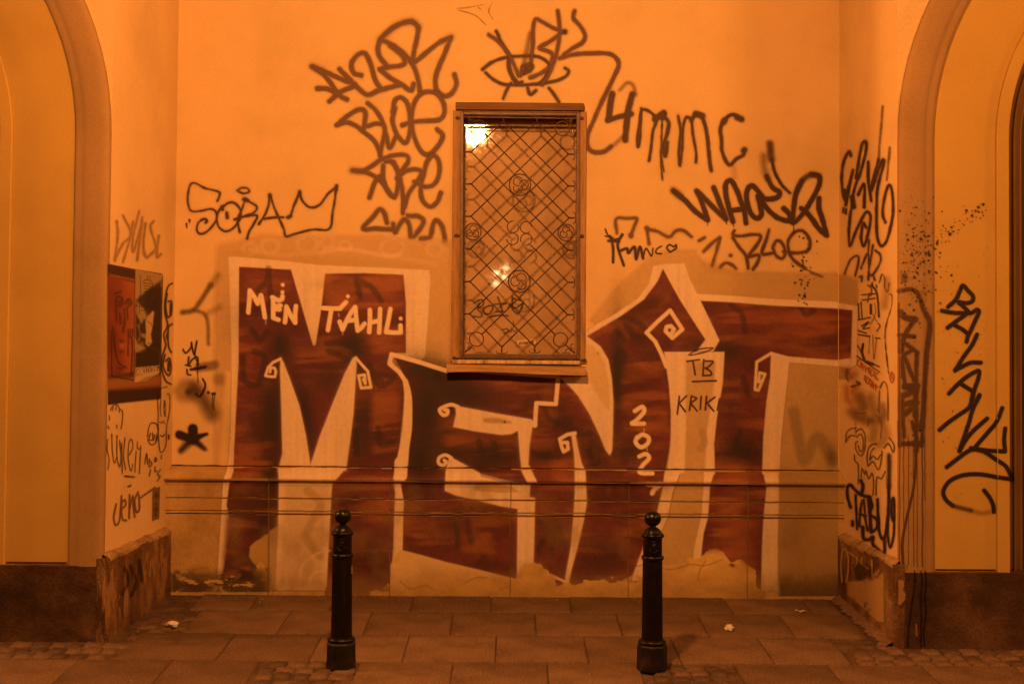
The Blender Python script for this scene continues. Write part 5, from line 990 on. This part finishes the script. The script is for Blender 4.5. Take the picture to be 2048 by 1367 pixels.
# ------------------------------------------------------------------ posters on the left side face
po = Layer(216, 522, 330, 812, .9)
def face_col(x, y): return np.array((.17, .034, .016)) * (.7 + .7 * vnoise(x, y, 16, 30, 101, 3))[..., None] + np.array((.10, .045, .012)) * sstep(232, 262, x)[..., None]
po.fill([(214, 527), (270, 538), (324, 547), (322, 796), (270, 800), (214, 809)], (.10, .035, .015), 1.0)
po.fill([(214, 550), (270, 566), (270, 742), (214, 752)], face_col, 1.5)
po.fill([(214, 528), (270, 540), (270, 560), (214, 546)], (.035, .018, .01), 3, .8); po.fill([(220, 548), (270, 558), (270, 563), (220, 551)], (.30, .12, .035), 2, .7)
po.fill([(214, 758), (322, 750), (322, 770), (214, 778)], (.34, .14, .04), 5, .75); po.fill([(214, 782), (322, 776), (322, 797), (214, 808)], (.030, .013, .008), 3, .9)
po.strokes([E4(l) for l in [[(110, 330), (160, 315)], [(115, 400), (135, 350), (170, 370), (165, 420), (120, 420)], [(190, 410), (215, 370), (240, 400), (215, 430)], [(185, 440), (190, 560), (175, 590)], [(120, 430), (125, 540)], [(205, 430), (210, 520)], [(150, 480), (155, 560)], [(215, 600), (212, 800)], [(235, 600), (225, 660), (245, 650), (250, 600)], [(95, 580), (110, 720), (140, 850), (200, 890)], [(85, 610), (90, 960)], [(85, 955), (255, 985)], [(240, 660), (245, 760), (235, 960)]]], 1.5, (.030, .010, .007), 1.6, .85)
for x, y, rx, ry, a in [(150, 395, 26, 20, .7), (215, 395, 18, 26, .7), (178, 610, 22, 24, .6), (165, 690, 22, 16, .6), (165, 770, 26, 14, .5), (165, 895, 36, 14, .6), (110, 700, 14, 110, .5), (175, 560, 10, 60, .5)]: po.blot(200 + x / 3.796, 500 + y / 3.796, rx / 3.796, ry / 3.796, (.03, .010, .007), a)
po.blot(200 + 165 / 3.796, 500 + 725 / 3.796, 7, 6, (.42, .14, .05), .6)
po.build('poster', 'left', None, M['print'], .0020)
tag(bpy.data.objects['poster'], 'red painted poster of a sad face pasted on the portal side face', 'poster')
p2 = Layer(266, 534, 330, 770, .8)
p2.fill([(270.5, 538), (324.5, 549), (320, 744), (292, 763), (268, 764), (269, 740)], (.33, .235, .11), .8)
bw = lambda x, y: sstep(.40, .56, vnoise(x, y, 22, 30, 111, 4) + .25 * sstep(296, 318, x) - .10 * sstep(640, 560, y))
p2.fill([(271, 600), (300, 575), (323, 560), (320, 742), (270, 745)], (.030, .014, .009), 4, .95, bw)
p2.fill(E4([(340, 320), (400, 290), (470, 280), (462, 760), (380, 730), (400, 600), (410, 470), (350, 500)]), (.028, .013, .008), 3, .93)
p2.fill(E4([(270, 790), (350, 740), (460, 760), (455, 870), (270, 880)]), (.028, .013, .008), 3, .9)
p2.fill(E4([(345, 540), (400, 460), (408, 480), (400, 580), (385, 640), (395, 700), (370, 730), (345, 710), (350, 620)]), (.50, .36, .17), 1.5, .95)
p2.strokes([E4(l) for l in [[(305, 190), (308, 320), (300, 340)], [(300, 340), (300, 480)], [(330, 240), (345, 225), (385, 235), (400, 260), (395, 300)], [(360, 195), (362, 225)], [(380, 195), (382, 225)]] + [[(310, 345 + 22 * k), (345 + 4 * (k % 3), 350 + 22 * k)] for k in range(6)] + [[(335, 250 + 20 * k), (395, 258 + 20 * k)] for k in range(4)] + [[(360, 540), (385, 555), (400, 590)], [(360, 700), (372, 712), (385, 700)]]], .7, (.03, .015, .009), .8, .85)
# word along the foot of the sheet: SURVIVING
_gl = {'S': [[(1, 0), (0, .1), (0, .45), (1, .55), (1, .9), (0, 1)]], 'U': [[(0, 0), (0, 1), (1, 1), (1, 0)]], 'R': [[(0, 1), (0, 0), (1, .1), (1, .4), (0, .5), (1, 1)]], 'V': [[(0, 0), (.5, 1), (1, 0)]], 'I': [[(.5, 0), (.5, 1)]], 'N': [[(0, 1), (0, 0), (1, 1), (1, 0)]], 'G': [[(1, 0), (0, .1), (0, .9), (1, 1), (1, .5), (.5, .5)]]}
x = 272
for ch in 'SURVIVING':
    wd = 4.0 if ch != 'I' else 2.0
    y0 = 735 - (x - 272) * .10
    p2.strokes([[(x + a * wd, y0 + b * 12) for a, b in l] for l in _gl[ch]], .75, (.58, .43, .22), .7, .95, False); x += wd + 1.6
p2.fill([(268, 764), (272, 752), (290, 746), (318, 741), (316, 748), (290, 754), (276, 764)], (.52, .38, .19), 1)
p2.build('paper_sheet', 'left', None, M['print'], .0042)
tag(bpy.data.objects['paper_sheet'], 'black and white printed sheet pasted over the red poster', 'poster')
sk = Layer(300, 970, 326, 1045, .8)
sk.fill([(305.5, 977), (320, 972.5), (318.5, 1036), (304.5, 1041)], (.20, .115, .055), .8)
for x, y, rx, ry in [(313, 990, 5, 8), (312, 1006, 3, 3), (312, 1018, 5, 9), (311, 1030, 3, 4)]: sk.blot(x, y, rx, ry, (.03, .016, .010), .9)
sk.build('sticker', 'left', None, M['print'], .0030)
tag([o for o in bpy.data.objects if o.name.startswith('sticker') and o.parent is None][0], 'dark rectangular sticker low on the portal side face', 'sticker')

# ------------------------------------------------------------------ bollards
def bollard(x, y, label, rz):
    z = gz(y) - .006
    root = empty('bollard', (x, y, z), label, 'bollard', 'cast iron bollards along the pavement')
    def part(name, prof, n=28, mat='bollard', sm=True, parent=root, **kw):
        o = MB().lathe(prof, n, (x, y, z), **kw).build(name, M[mat], parent, sm); return o
    b = MB(); n = 8; prof = [(.074, 0), (.083, .006), (.081, .060), (.080, .130), (.074, .142)]
    vs = [(x + r * math.cos(2 * math.pi * (k + .5) / n + rz), y + r * math.sin(2 * math.pi * (k + .5) / n + rz), z + h) for r, h in prof for k in range(n)]
    fs = [(i * n + k, i * n + (k + 1) % n, (i + 1) * n + (k + 1) % n, (i + 1) * n + k) for i in range(len(prof) - 1) for k in range(n)] + [tuple(range(n))[::-1], tuple((len(prof) - 1) * n + k for k in range(n))]
    bevel(b.add(vs, fs).build('base', M['bollard_base'], root), .006, 3)
    part('base_collar', [(.060, .138), (.072, .142), (.0745, .150), (.071, .158), (.060, .164), (.055, .168), (.05, .168)])
    part('shaft', [(.0555, .160), (.0560, .172), (.0545, .19), (.0525, .40), (.0510, .575), (.050, .584)], 96, rib=.0011, nrib=24)
    part('lower_ring', [(.049, .578), (.056, .581), (.0595, .588), (.0595, .594), (.056, .601), (.049, .604)])
    neck = part('collar', [(.049, .598), (.0505, .612), (.0500, .690), (.049, .700)], 32)
    part('cap', [(.049, .694), (.057, .698), (.0605, .704), (.0605, .711), (.057, .716), (.050, .720), (.046, .728), (.036, .740), (.026, .748), (.018, .752), (.016, .758), (.017, .762)])
    part('ball_finial', [(.004 + .0405 * math.sin(math.pi * (k + .9) / 16.2), .795 - .0405 * math.cos(math.pi * (k + .9) / 16.2)) for k in range(15)] + [(.004, .8355)], 28)
    # relief emblem on the street side of the collar
    e = MB(); R0 = .0515
    def rp(u, h): a = -math.pi / 2 + u / R0; return (x + R0 * math.cos(a), y + R0 * math.sin(a), z + h)
    for l in ([(-.020, .640), (-.016, .630), (-.008, .624), (0, .622), (.008, .624), (.016, .630), (.020, .640)], [(-.004, .632), (.004, .642), (-.002, .655), (.003, .668)], [(-.012, .660), (0, .658), (.013, .668)], [(-.010, .648), (.010, .646)], [(-.007, .681), (-.004, .676), (0, .682), (.004, .676), (.007, .681)]):
        e.tube([rp(*q) for q in l], .0030, 6)
    e.lathe([(.001, -.004), (.004, 0), (.001, .004)], 8, rp(.003, .672))
    e.build('emblem', M['bollard'], neck, True)
    return root
bollard(*BOL[0], 'black ball topped bollard before the mural letter M, white chip on its side', .12)
bollard(*BOL[1], 'black ball topped bollard before the cream column under 2021', .30)
chip = MB().box(BOL[0][0] + .0520, BOL[0][0] + .0530, BOL[0][1] - .012, BOL[0][1] - .004, gz(-1.6) + .49, gz(-1.6) + .53).build('paint_chip', M['tissue'], [o for o in bpy.data.objects if o.name == 'bollard'][0])

# ------------------------------------------------------------------ litter
def crumple(px, py, sx, sy, sz, label, seed, name='crumpled_tissue', cat='litter'):
    rg = random.Random(seed); p = on_ground(px, py); bm = bmesh.new()
    bmesh.ops.create_icosphere(bm, subdivisions=3, radius=1)
    dirs = [Vector((rg.uniform(-1, 1), rg.uniform(-1, 1), rg.uniform(-.6, 1))).normalized() for _ in range(16)]
    for v in bm.verts:
        n = v.co.normalized(); k = .62 + .6 * max(0, max(n.dot(d) for d in dirs) - .72) / .28 + rg.uniform(-.05, .05)
        v.co = Vector((n.x * k * sx, n.y * k * sy, max(n.z * k * sz, -sz * .5)))
    me = bpy.data.meshes.new(name); bm.to_mesh(me); bm.free(); me.materials.append(M['tissue'])
    o = bpy.data.objects.new(name, me); COL.objects.link(o); o.location = (p[0], p[1], gz(p[1]) + sz * .5 + .001); o.rotation_euler = (slope, 0, rg.uniform(0, 6))
    return tag(o, label, cat)
crumple(345, 1252, .034, .026, .020, 'crumpled white tissue on the pavement beside the setts below the posters', 3)
crumple(1459, 1259, .030, .026, .020, 'crumpled white tissue on the paving slab near the niche centre', 8)
p = on_ground(1601, 1223); a = MB(); nx = 7; v = []
for i in range(nx + 1):
    for j in (0, 1): v.append((-.032 + .064 * i / nx, -.010 + .02 * j + random.uniform(-.002, .002), .004 + .005 * math.sin(i * 1.3 + j) + .004))
a.add(v, [(2 * i, 2 * i + 2, 2 * i + 3, 2 * i + 1) for i in range(nx)])
o = a.build('paper_scrap', M['tissue']); o.location = (p[0], p[1], gz(p[1])); o.rotation_euler = (slope, 0, -.35)
m = o.modifiers.new('thick', 'SOLIDIFY'); m.thickness = .0015
tag(o, 'flat strip of pale paper on the slabs by the rear plinth', 'litter')
# loose grit along the foot of the wall
rg = random.Random(5); gm = MB()
for _ in range(420):
    x = rg.uniform(-2.15, 2.1); y = -.125 - abs(rg.gauss(0, .10)) if rg.random() < .6 else rg.uniform(-1.9, -.13); s = rg.uniform(.0015, .0042) * (1.3 if y > -.2 else 1)
    z = gz(y) + .0015
    if abs(y) < .122: continue
    gm.add([(x - s, y - s, z - .002), (x + s, y - s * .7, z - .002), (x + s * .6, y + s, z - .002), (x - s * .8, y + s, z - .002), (x, y, z + s)], [(0, 1, 4), (1, 2, 4), (2, 3, 4), (3, 0, 4), (3, 2, 1, 0)])
grit = gm.build('grit', M['plinth_cap']); tag(grit, 'loose plaster grit scattered on the slabs', 'grit', kind='stuff')

# ------------------------------------------------------------------ street lamps and the house across the street (mirrored in the pane)
def lantern(p, label, light, top):
    root = empty('street_lamp', (p[0], p[1], p[2]), label, 'street lamp')
    sh = MB().lathe([(.02, .24), (.05, .235), (.07, .20), (.20, .15), (.215, .135), (.205, .135), (.06, .185), (.03, .185)], 24, p).build('lamp_shade', M['lampmetal'], root, True)
    MB().lathe([(.012, .12), (.03, .125), (.034, .16), (.03, .19)], 12, p).build('socket', M['lampmetal'], root, True)
    MB().tube([(p[0], p[1], p[2] + .22), (p[0], p[1], top)], .008, 6).build('suspension_rod', M['lampmetal'], root)
    light.parent = root; light.matrix_parent_inverse = root.matrix_world.inverted()
lantern(LAMP_D, 'lit sodium street lamp hung over the street facing the window', LIGHTS[0], 7.0)
lantern(LAMPS[1][1], 'lit sodium street lamp hung further along the street to the right', LIGHTS[1], 7.0)
lantern(LAMPS[3][1], 'lit sodium street lamp close to the facade on the right', LIGHTS[3], 7.0)
lantern(LAMPS[2][1], 'lit sodium street lamp close to the facade on the left', LIGHTS[2], 7.0)
hs = empty('opposite_house', (0, -15.2, -.36), 'plain plastered house across the street with rows of windows', 'house')
MB().box(-16, 16, -15.6, -15.2, -.36, 11).build('wall', M['facade'], hs)
for r in range(3):
    for c in range(-5, 6):
        x = c * 2.7 + .6; z = 1.0 + r * 3.3
        lit = (r, c) in ((1, -1), (0, 2), (2, 3))
        f = MB().box(x - .6, x + .6, -15.19, -15.14, z, z + 1.9).build('window', M['tissue'], hs)
        MB().box(x - .52, x + .52, -15.135, -15.13, z + .08, z + 1.82).build('pane', M['litwin'] if lit else M['wood'], f)
# wall lantern with four lit panes, mirrored low in the window
d = ray(1003, 552); t = (15.05 + 2 * PANE_Y - CAM[1]) / d[1]; q = CAM + t * d
wl = empty('wall_lantern', (q[0], -15.05, q[2] - .3), 'small four paned lit lantern on the house opposite', 'lantern')
for dx, dz in ((.08, .16), (-.10, .06), (.06, -.02), (-.11, -.14)):
    MB().box(q[0] + dx - .045, q[0] + dx + .045, -15.06, -15.04, q[2] + dz - .028, q[2] + dz + .028).build('lit_pane', M['bulb'], wl)
MB().box(q[0] - .2, q[0] + .2, -15.20, -15.10, q[2] - .26, q[2] + .26).build('lantern_body', M['lampmetal'], wl)
